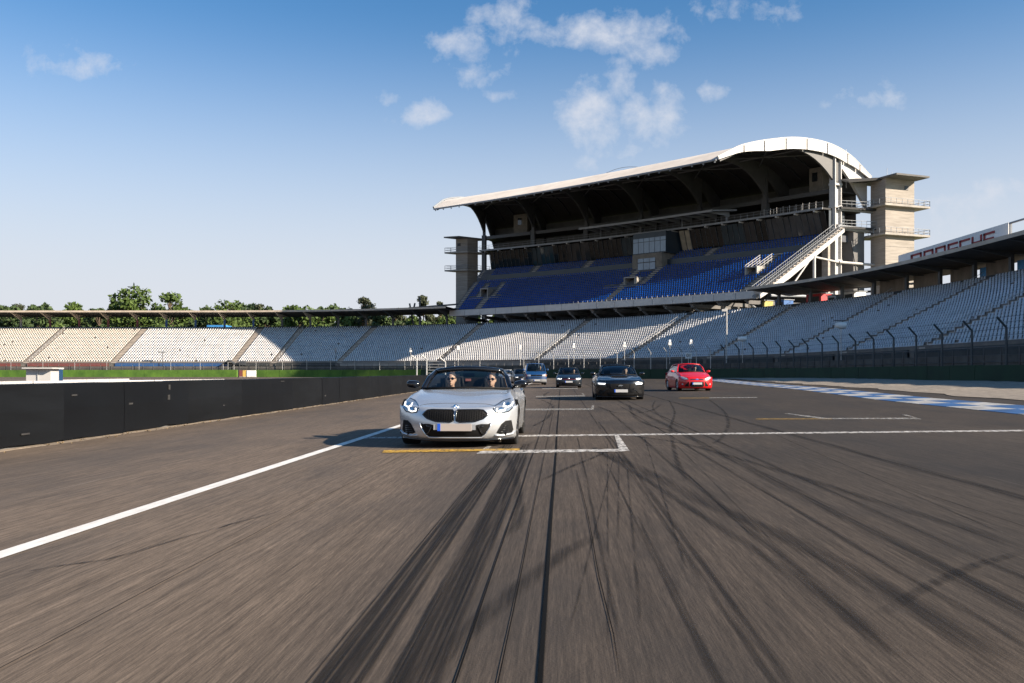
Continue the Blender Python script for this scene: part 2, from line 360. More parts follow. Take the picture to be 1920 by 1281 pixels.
# white edge line on the left
e0 = G(0, 1042); e1 = G(752, 798)
dirl = (e1 - e0) / (e1.y - e0.y)
ribbon('edge_line', [e0 + dirl * k for k in (-9, -4, 0, 6, 14, 40, 90)], .155, M['line_white'], .007, lab='long white painted edge line on the left of the track')
# start line and grid boxes
flatpoly('grid_line', [(684, 820.4), (758, 819.6), (1000, 816.2), (1920, 806.6), (2100, 804.6), (2100, 807.4), (1920, 809.4), (1000, 819), (758, 822.2), (684, 822.8)], M['line_worn'], .006, 'thin white line across the whole track')
flatpoly('grid_box_line', [(893, 852), (905, 844.5), (1000, 845), (1160, 843), (1152, 817), (1160, 816.8), (1181, 847.5), (1000, 850.5)], M['line_worn'], .010, 'white grid box corner in front of the silver car')
flatpoly('grid_box_line', [(902, 845), (914, 837.5), (922, 837.5), (913, 845)], M['line_worn'], .0085)
flatpoly('grid_box_line', [(716, 850.5), (720, 845.5), (975, 842.5), (974, 846)], M['line_yellow'], .012, 'yellow grid line under the nose of the silver car')
flatpoly('grid_box_line', [(985, 767), (1108, 766.3), (1110, 760), (1114, 760), (1113, 769), (985, 770)], M['line_faint'], .008)
flatpoly('grid_box_line', [(1005, 743), (1094, 741.6), (1090, 738), (1094, 738), (1097, 743.6), (1005, 745)], M['line_faint'], .008)
flatpoly('grid_box_line', [(1016, 728.4), (1083, 727.6), (1083, 729.2), (1016, 730)], M['line_faint'], .008)
flatpoly('grid_box_line', [(1416, 787.4), (1418, 785.4), (1560, 785), (1560, 787)], M['yellow_faint'], .008)
flatpoly('grid_box_line', [(1540, 786.6), (1470, 776), (1478, 776), (1552, 784.8), (1716, 784.2), (1690, 778.5), (1700, 778.5), (1728, 787)], M['line_faint'], .010)
flatpoly('grid_box_line', [(1272, 747.6), (1274, 746.2), (1330, 746), (1330, 747.4)], M['yellow_faint'], .008)
flatpoly('grid_box_line', [(1330, 747), (1330, 745.8), (1420, 745), (1420, 746.4)], M['line_faint'], .008)
# open seams between the paving lanes
def wig(x0, y0, y1, a=.006, n=16):
    return [(x0 + TRK * (y0 + (y1 - y0) * i / n - y0) + random.uniform(-a, a), y0 + (y1 - y0) * i / n, 0) for i in range(n + 1)]
for x0, w, y1 in ((.104, .026, 90), (-.215, .010, 40), (-.052, .007, 30), (-2.05, .006, 22)):
    ribbon('track_seam', wig(x0 - TRK * 2.0, 1.2, y1), w, M['seam'], .0055, soft=.2)
ribbon('track_seam', [G(x, y) for x, y in ((1166, 1290), (1150, 1190), (1123, 1082), (1106, 985), (1092, 925), (1080, 880))], .007, M['seam'], .0055, soft=.25)
# tyre marks
def tm(pix, w, m_='tyre_soft', dz=.0035, soft=.35): ribbon('tyre_mark', [G(x, y) for x, y in pix], w * .72, M[m_], dz, soft=soft)
for c0, wd, k0 in ((-.675, .20, 0), (-.375, .18, 9)):                     # the bold pair under the silver car: many fine lines side by side
    ribbon('tyre_mark', [(c0 - TRK * 2, 1.2, 0)] + along(c0, 3.2, 14.2), wd, M['tyre_soft'], .0030 + .0004 * (k0 > 0), soft=.25)
    for k in range(7):
        xo = c0 + wd * (k / 6 - .5) * .95 + random.uniform(-.008, .008); w = random.choice((.012, .02, .03, .036)); y1 = random.uniform(10.5, 14.4); dr = random.uniform(-.02, .02)
        p = [(xo + TRK * (y - 3.2) + dr * (y - 3.2) / 10, y, 0) for y in (1.2, 3.2, 5.5, 8.5, y1)]
        ribbon('tyre_mark', p, w, M['tyre_black'], .0036 + .0001 * (k + k0), soft=.25)
for k in range(11):
    xa = random.choice((random.uniform(.2, 1.2), random.uniform(.6, 3.6))); y0 = random.uniform(1.4, 6); sl = random.uniform(-.02, .09)
    L_ = random.uniform(4, 12); ribbon('tyre_mark', [(xa + sl * q * L_ + TRK * q * L_, y0 + q * L_, 0) for q in (0, .33, .66, 1)], random.uniform(.015, .07), M['tyre_soft'], .0022 + .00003 * k, soft=.4)
tm([(1140, 812), (1185, 818), (1276, 831), (1394, 863), (1530, 904), (1630, 936), (1730, 967), (1930, 1030)], .20, 'tyre_soft', .0040)
tm([(1110, 838), (1222, 890), (1321, 940), (1457, 1000), (1571, 1058), (1700, 1130), (1930, 1268)], .34, 'tyre_soft', .0043)
tm([(1120, 846), (1200, 892), (1290, 950), (1400, 1020), (1530, 1110), (1680, 1230)], .16, 'tyre_soft', .0046)
tm([(1255, 752), (1265, 772), (1258, 800), (1262, 830), (1272, 870), (1290, 905)], .12, 'tyre_soft', .0049)
tm([(1330, 750), (1356, 770), (1366, 792), (1356, 818), (1336, 834)], .14, 'tyre_soft', .0052)
tm([(1228, 752), (1224, 765), (1238, 780), (1262, 795), (1290, 806), (1350, 818)], .12, 'tyre_soft', .0034)
tm([(1140, 835), (1230, 836), (1330, 838), (1420, 843)], .10, 'tyre_soft', .0038)
tm([(792, 1281), (898, 1166), (982, 1095), (1067, 1031), (1130, 995)], .22, 'tyre_soft', .0036)
tm([(950, 850), (968, 900), (975, 960), (955, 1010)], .16, 'tyre_soft', .0039)
tm([(0, 1082), (110, 1062), (195, 1051), (254, 1036), (360, 1004), (520, 960)], .09, 'tyre_soft', .0037)
tm([(1010, 905), (1060, 880), (1105, 862), (1150, 842)], .12, 'tyre_soft', .0041)
tm([(1015, 750), (1035, 760), (1030, 780), (1000, 800)], .16, 'tyre_soft', .0044)
tm([(1120, 762), (1160, 775), (1215, 772), (1240, 758)], .2, 'tyre_soft', .0047)
tm([(1180, 760), (1190, 782), (1225, 800), (1280, 812)], .16, 'tyre_soft', .0050)
tm([(1030, 735), (1020, 742), (1042, 748), (1090, 752)], .3, 'tyre_soft', .0053)
tm([(1650, 1160), (1740, 1100), (1830, 1060), (1930, 1030)], .16, 'tyre_soft', .0035)
for xa, w, y1 in ((1.02, .06, 20), (1.55, .09, 26), (.72, .03, 11), (2.1, .07, 30), (2.7, .09, 34), (.92, .05, 60), (2.4, .18, 80), (4.1, .2, 90)):
    ribbon('tyre_mark', along(xa, random.uniform(1.5, 4.0), y1), w, M['tyre_soft'], .0030 + random.random() * .0006, soft=.35)

# gravel bed between the kerb and the green wall on the right
EDGE_R = [(11.0, -30), (11.2, 8), (11.8, 20.3), (12.8, 30.8), (15.3, 46.7), (17.9, 71.9), (20.0, 88), (24.0, 115)]      # inner edge of the kerb
def edge_at(y):
    for (x0, y0), (x1, y1) in zip(EDGE_R, EDGE_R[1:]):
        if y <= y1: return x0 + (x1 - x0) * (y - y0) / (y1 - y0)
    return EDGE_R[-1][0]
M['gravel'] = material('pale_gravel', (.23, .195, .155), .95, var=.4, scale=3.0, bump=.8, bscale=14)
rows = []
for y in np.arange(-24, 138, 1.5):
    x0 = edge_at(y) + 2.0 + 1.8 + .35 * math.sin(y * .9) * math.sin(y * .23); row = []
    for k in range(9):
        x = x0 + (38.5 - x0) * k / 8; row.append((x, y, gz(x, y) + .02 + (random.uniform(0, .12) if 0 < k < 8 else 0)))
    rows.append(row)
b = MB(); b.grid(rows); o = b.build('gravel_bed', M['gravel']); tag(o, 'pale gravel bed beside the blue and white kerb', kind='structure')
# kerb: two rows of blue and white blocks
M['kerb_blue'] = material('kerb_blue', (.018, .085, .23), .7, var=.5, scale=2.5); M['kerb_white'] = material('kerb_white', (.36, .355, .34), .75, var=.55, scale=2.5)
kerb = thing('kerb', 'blue and white checked kerb beside the gravel bed', 'kerb', (15, 36, 0))
y = 8.0; i = 0
while y < 100:
    L_ = 2.1
    for r_ in (0, 1):
        x0, x1 = edge_at(y), edge_at(y + L_ - .02); q = []
        for (xx, yy) in ((x0, y), (x1, y + L_ - .02)):
            for u in ((r_ * 1.0, r_ * 1.0 + .985)): q.append((xx + u, yy))
        t_ = .03 + .035 * r_
        b = MB(); lo = [(q[j][0], q[j][1], gz(*q[j]) - .02) for j in (0, 1, 3, 2)]; hi = [(q[j][0], q[j][1], gz(*q[j]) + (.012 if j in (0, 2) else .022) + .010 * r_) for j in (0, 1, 3, 2)]
        b.add(lo + hi, [(3, 2, 1, 0), (4, 5, 6, 7), (0, 1, 5, 4), (1, 2, 6, 5), (2, 3, 7, 6), (3, 0, 4, 7)])
        b.build('kerb_block', M['kerb_white' if (i + r_) % 2 else 'kerb_blue'], kerb)
    y += L_; i += 1

# ------------------------------------------------------------------ black rubber-faced wall on the left
WX0, WY0 = -8.1, 14.0
def wall_x(y): return WX0 + .0512 * (y - WY0)
M['rubber_worn'] = material('scuffed_rubber_belt', (.0038, .0047, .006), .6, var=.5, scale=1.6, bump=.15, bscale=4, spec=.22, stretch=(1, .2, 1.5))
bw = thing('barrier_wall', 'long low black wall faced with rubber belt left of the silver car', 'wall', (wall_x(20), 20, 0))
b = MB(); ang = math.atan(.0512)
yy = list(np.arange(-6, 80, 2.0))
b.grid([[(wall_x(y) - .08, y, -.12), (wall_x(y) - .08, y, .93), (wall_x(y) - .56, y, .93), (wall_x(y) - .56, y, -.12)] for y in yy], True)
b.build('concrete_core', M['concrete_dark'], bw)
y = -6.0; k = 0
while y < 78:
    L_ = random.choice((2.6, 3.1, 3.6, 2.2)); top = .945 + random.uniform(-.006, .006); ox = random.uniform(0, .003)
    n = max(3, int(L_ / .45)); rows = []
    for j in range(n + 1):
        q = y + L_ * j / n; q2 = q - (.0015 if j == n else 0); bot = gz(-7, q) + (.025 if (j + k) % 4 else .05) + random.uniform(-.012, .02)
        xx = wall_x(q) + ox + .010 * math.sin(q * 2.1 + k)
        rows.append([(xx - .05, q2, bot), (xx, q2, bot), (xx + .012, q2, .5), (xx, q2, top), (xx - .60, q2, top), (xx - .60, q2, .6)])
    b = MB(); b.grid(rows); b.build('belt_panel', M['rubber' if k % 3 else 'rubber_worn'], bw, fix=False); y += L_; k += 1
M['dust'] = material('sand_dust', (.17, .135, .10), .95, var=.3, scale=6, bump=.5, bscale=30)
rows = []                                             # drifted sand in the foot of the wall
for y in np.arange(-4, 76, .35):
    w = max(.015, .045 + .05 * math.sin(y * 1.7) + random.uniform(-.03, .04)); x = wall_x(y); z = gz(x, y)
    rows.append([(x - .03, y, z + .03), (x + w * .5, y, z + .014), (x + w, y, z + .002)])
b = MB(); b.grid(rows); o = b.build('drifted_sand', M['dust']); tag(o, 'thin line of drifted sand along the foot of the black wall', 'sand', kind='stuff')
M['leaf_bit'] = material('brown_leaf', (.20, .14, .07), .9)
b = MB()
for i in range(260):
    y = random.uniform(8, 60); x = wall_x(y) + abs(random.gauss(.05, .12)); z = gz(x, y) + .012; a = random.uniform(0, 6.28); r_ = random.uniform(.015, .04)
    b.quad((x + r_ * math.cos(a), y + r_ * math.sin(a), z), (x - r_ * math.sin(a), y + r_ * math.cos(a), z + .02), (x - r_ * math.cos(a), y - r_ * math.sin(a), z), (x + r_ * math.sin(a), y - r_ * math.cos(a), z + .015))
o = b.build('leaf_litter', M['leaf_bit']); tag(o, 'small dry leaves blown against the black wall', 'leaves', kind='stuff')

M['scuff'] = material('pale_scuff', (.028, .027, .026), .8, var=.4, scale=9)
for px, py, L_, hh in ((244, 757, .35, .05), (48, 814, .32, .04), (318, 726, .12, .16), (317, 745, .14, .16), (610, 742, .3, .06), (420, 760, .2, .03), (140, 741, .25, .04), (530, 715, .5, .03)):
    Yw = 20.0                                            # where the sight line meets the wall face
    for _ in range(30): Yw = FPX * (wall_x(Yw) + .02) / (px - CX)
    zz = EYE - (py - HY) * Yw / FPX; b = MB(); b.obox(Vector((wall_x(Yw) + .016, Yw, zz)), Vector((.0512, 1, 0)) * L_ * .35, Vector((.006, 0, 0)), Vector((0, 0, hh * .35))); b.build('scuff_mark', M['scuff'], bw)
# ------------------------------------------------------------------ infield things behind the black wall
def at_px(px, Y, z=0.0): return Vector(((px - CX) / FPX * Y, Y, z))
M['hut_white'] = material('white_hut_panel', (.46, .45, .44), .5, var=.08)
M['toilet_blue'] = material('dark_blue_plastic', (.015, .05, .11), .4, var=.2)
c = at_px(80, 40); hut = thing('marshal_hut', 'small white hut with flat overhanging roof behind the black wall', 'hut', c)
MB().box(c + Vector((0, 0, .60)), (1.05, .9, 1.5), .1).build('wall', M['hut_white'], hut)
MB().box(c + Vector((.08, -.1, 1.33)), (1.3, 1.3, .06), .1).build('roof', M['steel_white'], hut)
MB().box(c + Vector((.02, -.47, .75)), (.04, .03, 1.05), .1).build('post', M['galv'], hut)
c = at_px(104.5, 41.5); tb = thing('toilet_cabin', 'dark blue portable cabin with white notice beside the white hut', 'cabin', c)
MB().box(c + Vector((0, 0, .58)), (.44, .5, 1.42), .05).build('body', M['toilet_blue'], tb)
MB().box(c + Vector((.02, -.257, .98)), (.18, .01, .30), .05).build('notice', M['white_paint'], tb)
MB().box(c + Vector((0, 0, 1.31)), (.48, .54, .04), .05).build('roof', M['hut_white'], tb)
def low_wall(px0, px1, Y0, Y1, h, lab, m_='hut_white'):
    a, c_ = at_px(px0, Y0), at_px(px1, Y1); d = (c_ - a); n = max(2, int(d.length / 2.6))
    t = thing('concrete_barrier', lab, 'barrier', (a + c_) / 2)
    for i in range(n):
        p, q = a + d * (i / n), a + d * ((i + 1) / n - .006); nrm = Vector((d.y, -d.x, 0)).normalized()
        b = MB(); prof = ((-.28, -.1), (-.28, h * .25), (-.12, h * .45), (-.10, h), (.10, h), (.12, h * .45), (.28, h * .25), (.28, -.1))
        b.prism([p + nrm * u + Vector((0, 0, z)) for u, z in prof], q - p); b.build('barrier_block', M[m_], t)
low_wall(-160, 62, 30, 38, .78, 'white concrete barrier at the left edge behind the black wall')
low_wall(112, 240, 44, 52, .77, 'long white concrete barrier right of the white hut', )
low_wall(62, 145, 35, 36, .80, 'low white concrete barrier in front of the white hut')
low_wall(236, 420, 60, 70, .60, 'thin pale barrier trailing off right behind the black wall')
# red, yellow and white panels beside the green wall
for i, (pa, pb, m_, nm) in enumerate(((449, 455.5, 'red_paint', 'red'), (455.5, 461, 'line_y', 'yellow'), (463, 480, 'white_paint', 'white'))):
    if m_ == 'line_y': M['line_y'] = material('yellow_panel', (.62, .42, .10), .6)
    a, c_ = at_px(pa, 203), at_px(pb, 203)
    p = thing('marker_panel', f'{nm} upright panel in the gap of the bright green wall', 'panel', (a + c_) / 2)
    MB().box((a + c_) / 2 + Vector((0, 0, .85)), ((c_ - a).length - .05, .5, 1.45)).build('board', M[m_], p)
    MB().box((a + c_) / 2 + Vector((0, .1, .06)), ((c_ - a).length - .1, .8, .12)).build('foot', M['concrete'], p)
# ------------------------------------------------------------------ the lower bowl: a path along its top rim
RIM = [(-230, 229), (-150, 229), (-96, 229), (-65, 228.5), (-38, 224), (-9, 211.5), (17, 193.5), (35, 173), (48.5, 151), (56, 126), (58, 100), (58, 70), (58, 30), (58, 6)]
def catmull(P, step):
    out = []
    for i in range(len(P) - 1):
        p0, p1, p2, p3 = [np.array(P[min(max(i + k, 0), len(P) - 1)], float) for k in (-1, 0, 1, 2)]
        n = max(2, int(np.linalg.norm(p2 - p1) / step))
        for k in range(n):
            t = k / n; out.append(.5 * (2 * p1 + (p2 - p0) * t + (2 * p0 - 5 * p1 + 4 * p2 - p3) * t * t + (3 * p1 - p0 - 3 * p2 + p3) * t ** 3))
    out.append(np.array(P[-1], float)); return np.array(out)
_rim = catmull(RIM, 1.0)
for _ in range(60): _rim[1:-1] = .25 * _rim[:-2] + .5 * _rim[1:-1] + .25 * _rim[2:]
_seg = np.linalg.norm(np.diff(_rim, axis=0), axis=1); _s = np.concatenate([[0], np.cumsum(_seg)]); SMAX = _s[-1]
_tan = np.gradient(_rim, axis=0); _tan /= np.linalg.norm(_tan, axis=1)[:, None]; _nor = np.stack([-_tan[:, 1], _tan[:, 0]], 1)   # to the back
def B(s, d, z=0.0):
    x = np.interp(s, _s, _rim[:, 0]) + d * np.interp(s, _s, _nor[:, 0]); y = np.interp(s, _s, _rim[:, 1]) + d * np.interp(s, _s, _nor[:, 1])
    return Vector((float(x), float(y), z))
def Bt(s): return Vector((float(np.interp(s, _s, _tan[:, 0])), float(np.interp(s, _s, _tan[:, 1])), 0)).normalized()
def s_px(px, d):
    ss = np.linspace(40, SMAX - 30, 1500); best = min(ss, key=lambda q: abs(px_of(B(q, d, 1))[0] - px)); return float(best)
NROW, TREAD, RISE, Z0, ZT = 24, .75, .375, 3.4, 12.4
D0 = -NROW * TREAD
VIS0, VIS1 = s_px(-40, 0), SMAX - 2
AISLES = [s_px(x, 0) for x in (-30, 120, 273, 490, 566, 703, 903, 1104, 1295, 1494, 1684)]
def s_y(Yv): return float(min(np.linspace(0, SMAX, 3000), key=lambda q: abs(B(q, 0).y - Yv) + (1000 if B(q, 0).x < 40 else 0)))
AISLES += [s_y(106), s_y(86), s_y(66), s_y(46)]
AISLES.sort()
stand = thing('lower_grandstand', 'long curved bowl of white seats under a low flat canopy', 'grandstand', B(AISLES[6], 0, 0))
AW = 1.5
# stepped concrete
SS = list(np.arange(VIS0, VIS1, 2.0)) + [VIS1]
rows = []
for s in SS:
    r_ = [B(s, D0 - .9, -.1), B(s, D0 - .9, Z0 - .02)]
    for k in range(NROW):
        r_ += [B(s, D0 + k * TREAD, Z0 - .02 + k * RISE), B(s, D0 + k * TREAD, Z0 + (k + 1) * RISE - .02)]
    r_ += [B(s, 9.0, ZT), B(s, 9.0, -.1)]
    rows.append(r_)
b = MB(); b.grid(rows); b.build('terrace', M['terrace'], stand)
# front walls, one under each block of seats
cols = {0: 'red_paint', 1: 'red_paint', 2: 'blue_paint'}
bounds = [VIS0] + AISLES + [VIS1]
for i in range(len(bounds) - 1):
    a, c = bounds[i] + .8, bounds[i + 1] - .8
    if c - a < 2: continue
    px = px_of(B((a + c) / 2, D0, 2))[0]; m_ = 'red_paint' if px < 225 else ('blue_paint' if px < 450 else ('concrete' if 640 < px < 980 else 'dark_paint'))
    n = max(2, int((c - a) / 3)); b = MB()
    b.grid([[B(a + (c - a) * k / n, D0 - .92, .02), B(a + (c - a) * k / n, D0 - .92, Z0 - .06), B(a + (c - a) * k / n, D0 - 1.1, Z0 - .06), B(a + (c - a) * k / n, D0 - 1.1, .02)] for k in range(n + 1)], True)
    b.build('front_wall', M[m_], stand)
# aisle stairs
for s in AISLES:
    b = MB(); t = Bt(s)
    for k in range(NROW * 2):
        d = D0 + k * TREAD / 2; z = Z0 + (k + 1) * RISE / 2
        p = B(s, d + TREAD / 4, 0); p.z = z - .12; nb = (B(s, 1) - B(s, 0)).normalized()
        b.obox(p, t * (AW / 2 - .12), nb * (TREAD / 4 + .02), Vector((0, 0, .14)))
    b.build('aisle_stairs', M['steps'], stand)
# seats
SEATP = [(.02, .34), (.0, .43), (.36, .40), (.46, .80), (.53, .80), (.45, .34)]
def seat_arrays(centers, tang, nor, w=.41, wt=.28, prof=SEATP):
    """centers n x 3 (front edge at tread level), tang / nor n x 2 -> vertices, faces of all the seats"""
    n = len(centers); k = len(prof); pr = np.array(prof)
    half = np.array([w / 2 if z < .6 else wt / 2 for _, z in prof])
    V = np.zeros((n, 2 * k, 3))
    for side, sg in ((0, -1), (1, 1)):
        for j in range(k):
            V[:, side * k + j, :2] = centers[:, :2] + tang * (sg * half[j]) + nor * pr[j, 0]
            V[:, side * k + j, 2] = centers[:, 2] + pr[j, 1]
    F4 = np.array([[j, (j + 1) % k, k + (j + 1) % k, k + j] for j in range(k)])
    cap = [[0, 5, 2, 1], [5, 4, 3, 2], [6 + 1, 6 + 2, 6 + 5, 6 + 0], [6 + 2, 6 + 3, 6 + 4, 6 + 5]]
    Fs = np.concatenate([F4, np.array(cap)])
    F = (Fs[None] + (np.arange(n) * 2 * k)[:, None, None]).reshape(-1, 4)
    return V.reshape(-1, 3), F
def mesh_np(name, V, F, mat_):
    me = bpy.data.meshes.new(name); me.vertices.add(len(V)); me.vertices.foreach_set('co', V.astype(np.float32).ravel())
    me.loops.add(F.size); me.loops.foreach_set('vertex_index', F.astype(np.int32).ravel())
    me.polygons.add(len(F)); me.polygons.foreach_set('loop_start', np.arange(0, F.size, 4, dtype=np.int32))
    me.materials.append(mat_); me.update(calc_edges=True); me.validate(); return me
V1, F1 = seat_arrays(np.zeros((1, 3)), np.array([[1., 0]]), np.array([[0., 1]]))
one_white = mesh_np('seat', V1, F1, M['seat_white'])
allseats = []
for i in range(len(bounds) - 1):
    a, c = bounds[i] + AW / 2 + .15, bounds[i + 1] - AW / 2 - .15
    n = int((c - a) / .61)
    for k in range(n):
        s = a + (c - a) * (k + .5) / n
        for r_ in range(NROW):
            if random.random() < .004: continue
            allseats.append((s, r_, i))
allseats = np.array(allseats)
ctr = np.zeros((len(allseats), 3)); dd = D0 + allseats[:, 1] * TREAD + .16
nx = np.interp(allseats[:, 0], _s, _nor[:, 0]); ny = np.interp(allseats[:, 0], _s, _nor[:, 1])
ctr[:, 0] = np.interp(allseats[:, 0], _s, _rim[:, 0]) + dd * nx; ctr[:, 1] = np.interp(allseats[:, 0], _s, _rim[:, 1]) + dd * ny
ctr[:, 2] = Z0 + allseats[:, 1] * RISE
no = np.stack([nx, ny], 1); ta = np.stack([ny, -nx], 1)
dist = np.hypot(ctr[:, 0], ctr[:, 1]); inview = (np.abs(ctr[:, 0] / ctr[:, 1]) < .578) & (ctr[:, 1] > 10)
near = np.argsort(np.where(inview, dist, 1e9))[:300]; is_near = np.zeros(len(ctr), bool); is_near[near] = True
for j in near:
    o = link('seat', one_white, stand, Vector(ctr[j])); o.rotation_euler = (0, 0, math.atan2(-no[j, 0], no[j, 1]))
for i in range(len(bounds) - 1):
    sel = (allseats[:, 2] == i) & ~is_near & (ctr[:, 1] > 24)
    if not sel.any(): continue
    V, F = seat_arrays(ctr[sel], ta[sel], no[sel]); px = px_of(B((bounds[i] + bounds[i + 1]) / 2, D0, 4))[0]; o = link('seat_rows', mesh_np('seat_rows', V, F, M['seat_cream' if px < 235 or 480 < px < 560 else ('seat_grey' if i % 3 == 0 and px > 900 else 'seat_white')]), stand); o['kind'] = 'stuff'
# dark parapet and posts, canopy
def sweep(s0, s1, prof, step=2.0):
    n = max(2, int((s1 - s0) / step)); return [[B(s0 + (s1 - s0) * k / n, d, z) for d, z in prof] for k in range(n + 1)]
b = MB(); b.grid(sweep(VIS0, VIS1, ((.55, ZT), (.55, ZT + .55), (.75, ZT + .55), (.75, ZT))), True); b.build('parapet', M['dark_paint'], stand)
cl, cr = s_px(852, 0), s_px(1415, -2)
for (s0, s1, ZC) in ((VIS0, cl, 16.55), (cr, VIS1, 15.75)):
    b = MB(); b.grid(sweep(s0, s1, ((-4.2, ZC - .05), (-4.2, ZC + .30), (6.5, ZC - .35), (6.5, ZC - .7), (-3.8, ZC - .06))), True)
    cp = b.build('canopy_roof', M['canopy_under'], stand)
    b = MB(); b.grid(sweep(s0, s1, ((-4.27, ZC - .10), (-4.27, ZC + .36), (-4.02, ZC + .36), (-4.02, ZC + .31), (-4.2, ZC + .31), (-4.2, ZC - .10))), True); b.build('canopy_edge', M['canopy_edge'], cp)
    b = MB(); b.grid(sweep(s0, s1, ((-4.0, ZC + .33), (6.6, ZC - .30)))); b.build('roof_felt', M['canopy_top'], cp)
    s = s0 + 3.0
    while s < s1 - 1:
        if px_of(B(s, 0, 1))[0] < 2200 and B(s, 0).y > 30:
            px = px_of(B(s, 0, 1))[0]
            m_ = 'steel_dark' if px > 600 else ('concrete' if px < 60 else ('red_paint' if px < 265 else ('blue_paint' if px < 520 else 'steel_dark')))
            if px > 1650: m_ = 'steel_dark'
            p = B(s, .95, 0); b = MB(); t = Bt(s); nb = (B(s, 1) - B(s, 0)).normalized()
            b.obox(Vector((p.x, p.y, (ZT + 15.0) / 2)), t * .24, nb * .2, Vector((0, 0, (15.0 - ZT) / 2)))
            po = b.build('canopy_post', M[m_], stand)
            b = MB(); q = [(-.0 + 1.1, 14.7), (.75, 14.7), (-3.9, ZC - .12), (-3.9, ZC - .07), (4.6, ZC - .72), (1.2, ZC - .75)]
            b.prism([B(s, d, z) - t * .14 for d, z in q], t * .28); b.build('canopy_bracket', M['canopy_edge' if px < 620 else 'steel_dark'], po)  # past the sunlit stretch the brackets' shade is put in as a darker colour
        s += 7.6
# right: concrete back wall panels behind the last row, blue boards in the gaps
sA = s_px(1640, 3); s = sA; k = 0
M['back_panel'] = material('weathered_wall_panel', (.24, .20, .16), .9, var=.35, scale=.8, stretch=(1, 1, .35))
M['gap_blue'] = material('blue_board', (.05, .26, .60), .5, var=.35, scale=.9)
while s < VIS1 - 8:
    if B(s, 0).y < 40: break
    hgt = 15.25 if k > 1 else 15.75; g0 = .9 if k > 1 else .5
    b = MB(); b.grid([[B(q, 3.6, ZT), B(q, 3.6, hgt), B(q, 3.9, hgt), B(q, 3.9, ZT)] for q in (s + g0, s + 2.6, s + 4.4, s + 6.2)], True); b.build('wall_panel', M['back_panel'], stand)
    if k > 1:
        b = MB(); b.grid([[B(q, 4.2, ZT + .7), B(q, 4.2, ZT + 2.4), B(q, 4.3, ZT + 2.4), B(q, 4.3, ZT + .7)] for q in (s + 6.25, s + 8.45)], True); b.build('blue_board', M['gap_blue'], stand)
    s += 7.6; k += 1
# handrails on the stairs
for s, side in ((AISLES[1], 1), (AISLES[4], 1), (AISLES[-4], -1), (AISLES[-3], -1), (AISLES[-5], -1), (AISLES[7], -1), (AISLES[8], -1), (AISLES[9], -1)):
    b = MB(); full = s in (AISLES[1], AISLES[4]); s2 = s + side * (AW / 2 - .1) / 1.0
    for hh in (1.0, .55): b.tube([B(s2, D0 + .2, Z0 + hh), B(s2, -.6, ZT + hh - .15)], .03 if not full else .045, 5)
    for k in range(0, 24, 2 if full else 3): b.tube([B(s2, D0 + .2 + k * .75, Z0 + k * .375), B(s2, D0 + .2 + k * .75, Z0 + k * .375 + 1.0)], .03 if not full else .05, 5)
    b.build('handrail', M['galv'], stand)
# short white rails at the feet of the stairs
for s in AISLES[5:]:
    for j in range(4):
        d = D0 + .2 + j * 2.6; z = Z0 + (d - D0) / TREAD * RISE; b = MB(); s2 = s + .72
        b.tube([B(s2, d, z), B(s2, d, z + .95), B(s2, d + .9, z + 1.35), B(s2, d + .9, z + .45)], .035, 5); b.build('stair_rail', M['steel_white'], stand)

# ------------------------------------------------------------------ green wall, debris fence, inner railing
DW = -20.9
gw = thing('green_wall', 'long green painted barrier wall at the foot of the white seats', 'wall', B(AISLES[6], DW, 0))
s = VIS0; k = 0
gap0, gap1 = s_px(447, DW), s_px(482, DW)
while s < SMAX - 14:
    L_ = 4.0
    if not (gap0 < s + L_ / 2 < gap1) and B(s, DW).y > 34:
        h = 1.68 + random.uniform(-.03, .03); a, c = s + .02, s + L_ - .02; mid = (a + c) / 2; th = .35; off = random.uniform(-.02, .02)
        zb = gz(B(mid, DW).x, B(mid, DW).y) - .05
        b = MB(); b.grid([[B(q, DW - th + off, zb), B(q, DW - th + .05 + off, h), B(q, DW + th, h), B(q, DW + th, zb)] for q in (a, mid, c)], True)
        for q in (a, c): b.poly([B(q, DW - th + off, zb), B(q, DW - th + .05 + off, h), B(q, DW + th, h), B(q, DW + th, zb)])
        b.build('wall_block', M['green_wall' if px_of(B(mid, DW, 1))[0] < 790 else 'green_dark'], gw)  # lit tone on the left blocks, shaded tone on the right
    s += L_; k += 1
fence = thing('debris_fence', 'tall wire debris fence with posts bent towards the track', 'fence', B(AISLES[9], DW, 0))
DF = DW + .55
sR = float(min(np.linspace(0, SMAX, 3000), key=lambda q: abs(B(q, DF).y - 67) + (1000 if B(q, DF).x < 30 else 0)))
s0f = s_px(980, DF); posts = []
s = sR + 15
while s > s0f: posts.append(s); s -= 5.0
posts = posts[::-1]
M['post_dark'] = material('dark_fence_post', (.05, .06, .065), .5, metal=.3, var=.2)  # shade of the right hand posts put into the colour; the wires share it
for s in posts:
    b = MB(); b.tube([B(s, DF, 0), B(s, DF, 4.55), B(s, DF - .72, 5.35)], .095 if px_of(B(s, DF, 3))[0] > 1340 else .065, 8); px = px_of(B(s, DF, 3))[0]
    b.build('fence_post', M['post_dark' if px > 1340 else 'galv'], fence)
for hh, dx in ((2.0, 0), (2.5, 0), (3.0, 0), (3.5, 0), (4.0, 0), (4.5, 0), (4.95, -.36), (5.3, -.7)):
    b = MB(); b.tube([B(posts[0] + (posts[-1] - posts[0]) * k / 90, DF + dx, hh) for k in range(91)], .012 if hh != 4.5 else .018, 4); b.build('fence_wire', M['post_dark'], fence)
rail = thing('railing', 'low railing of upright bars before the first row of white seats', 'railing', B(AISLES[6], D0 - 1.5, 0))
b = MB(); SSr = np.arange(s_px(-20, D0), VIS1 - 30, 2.5)
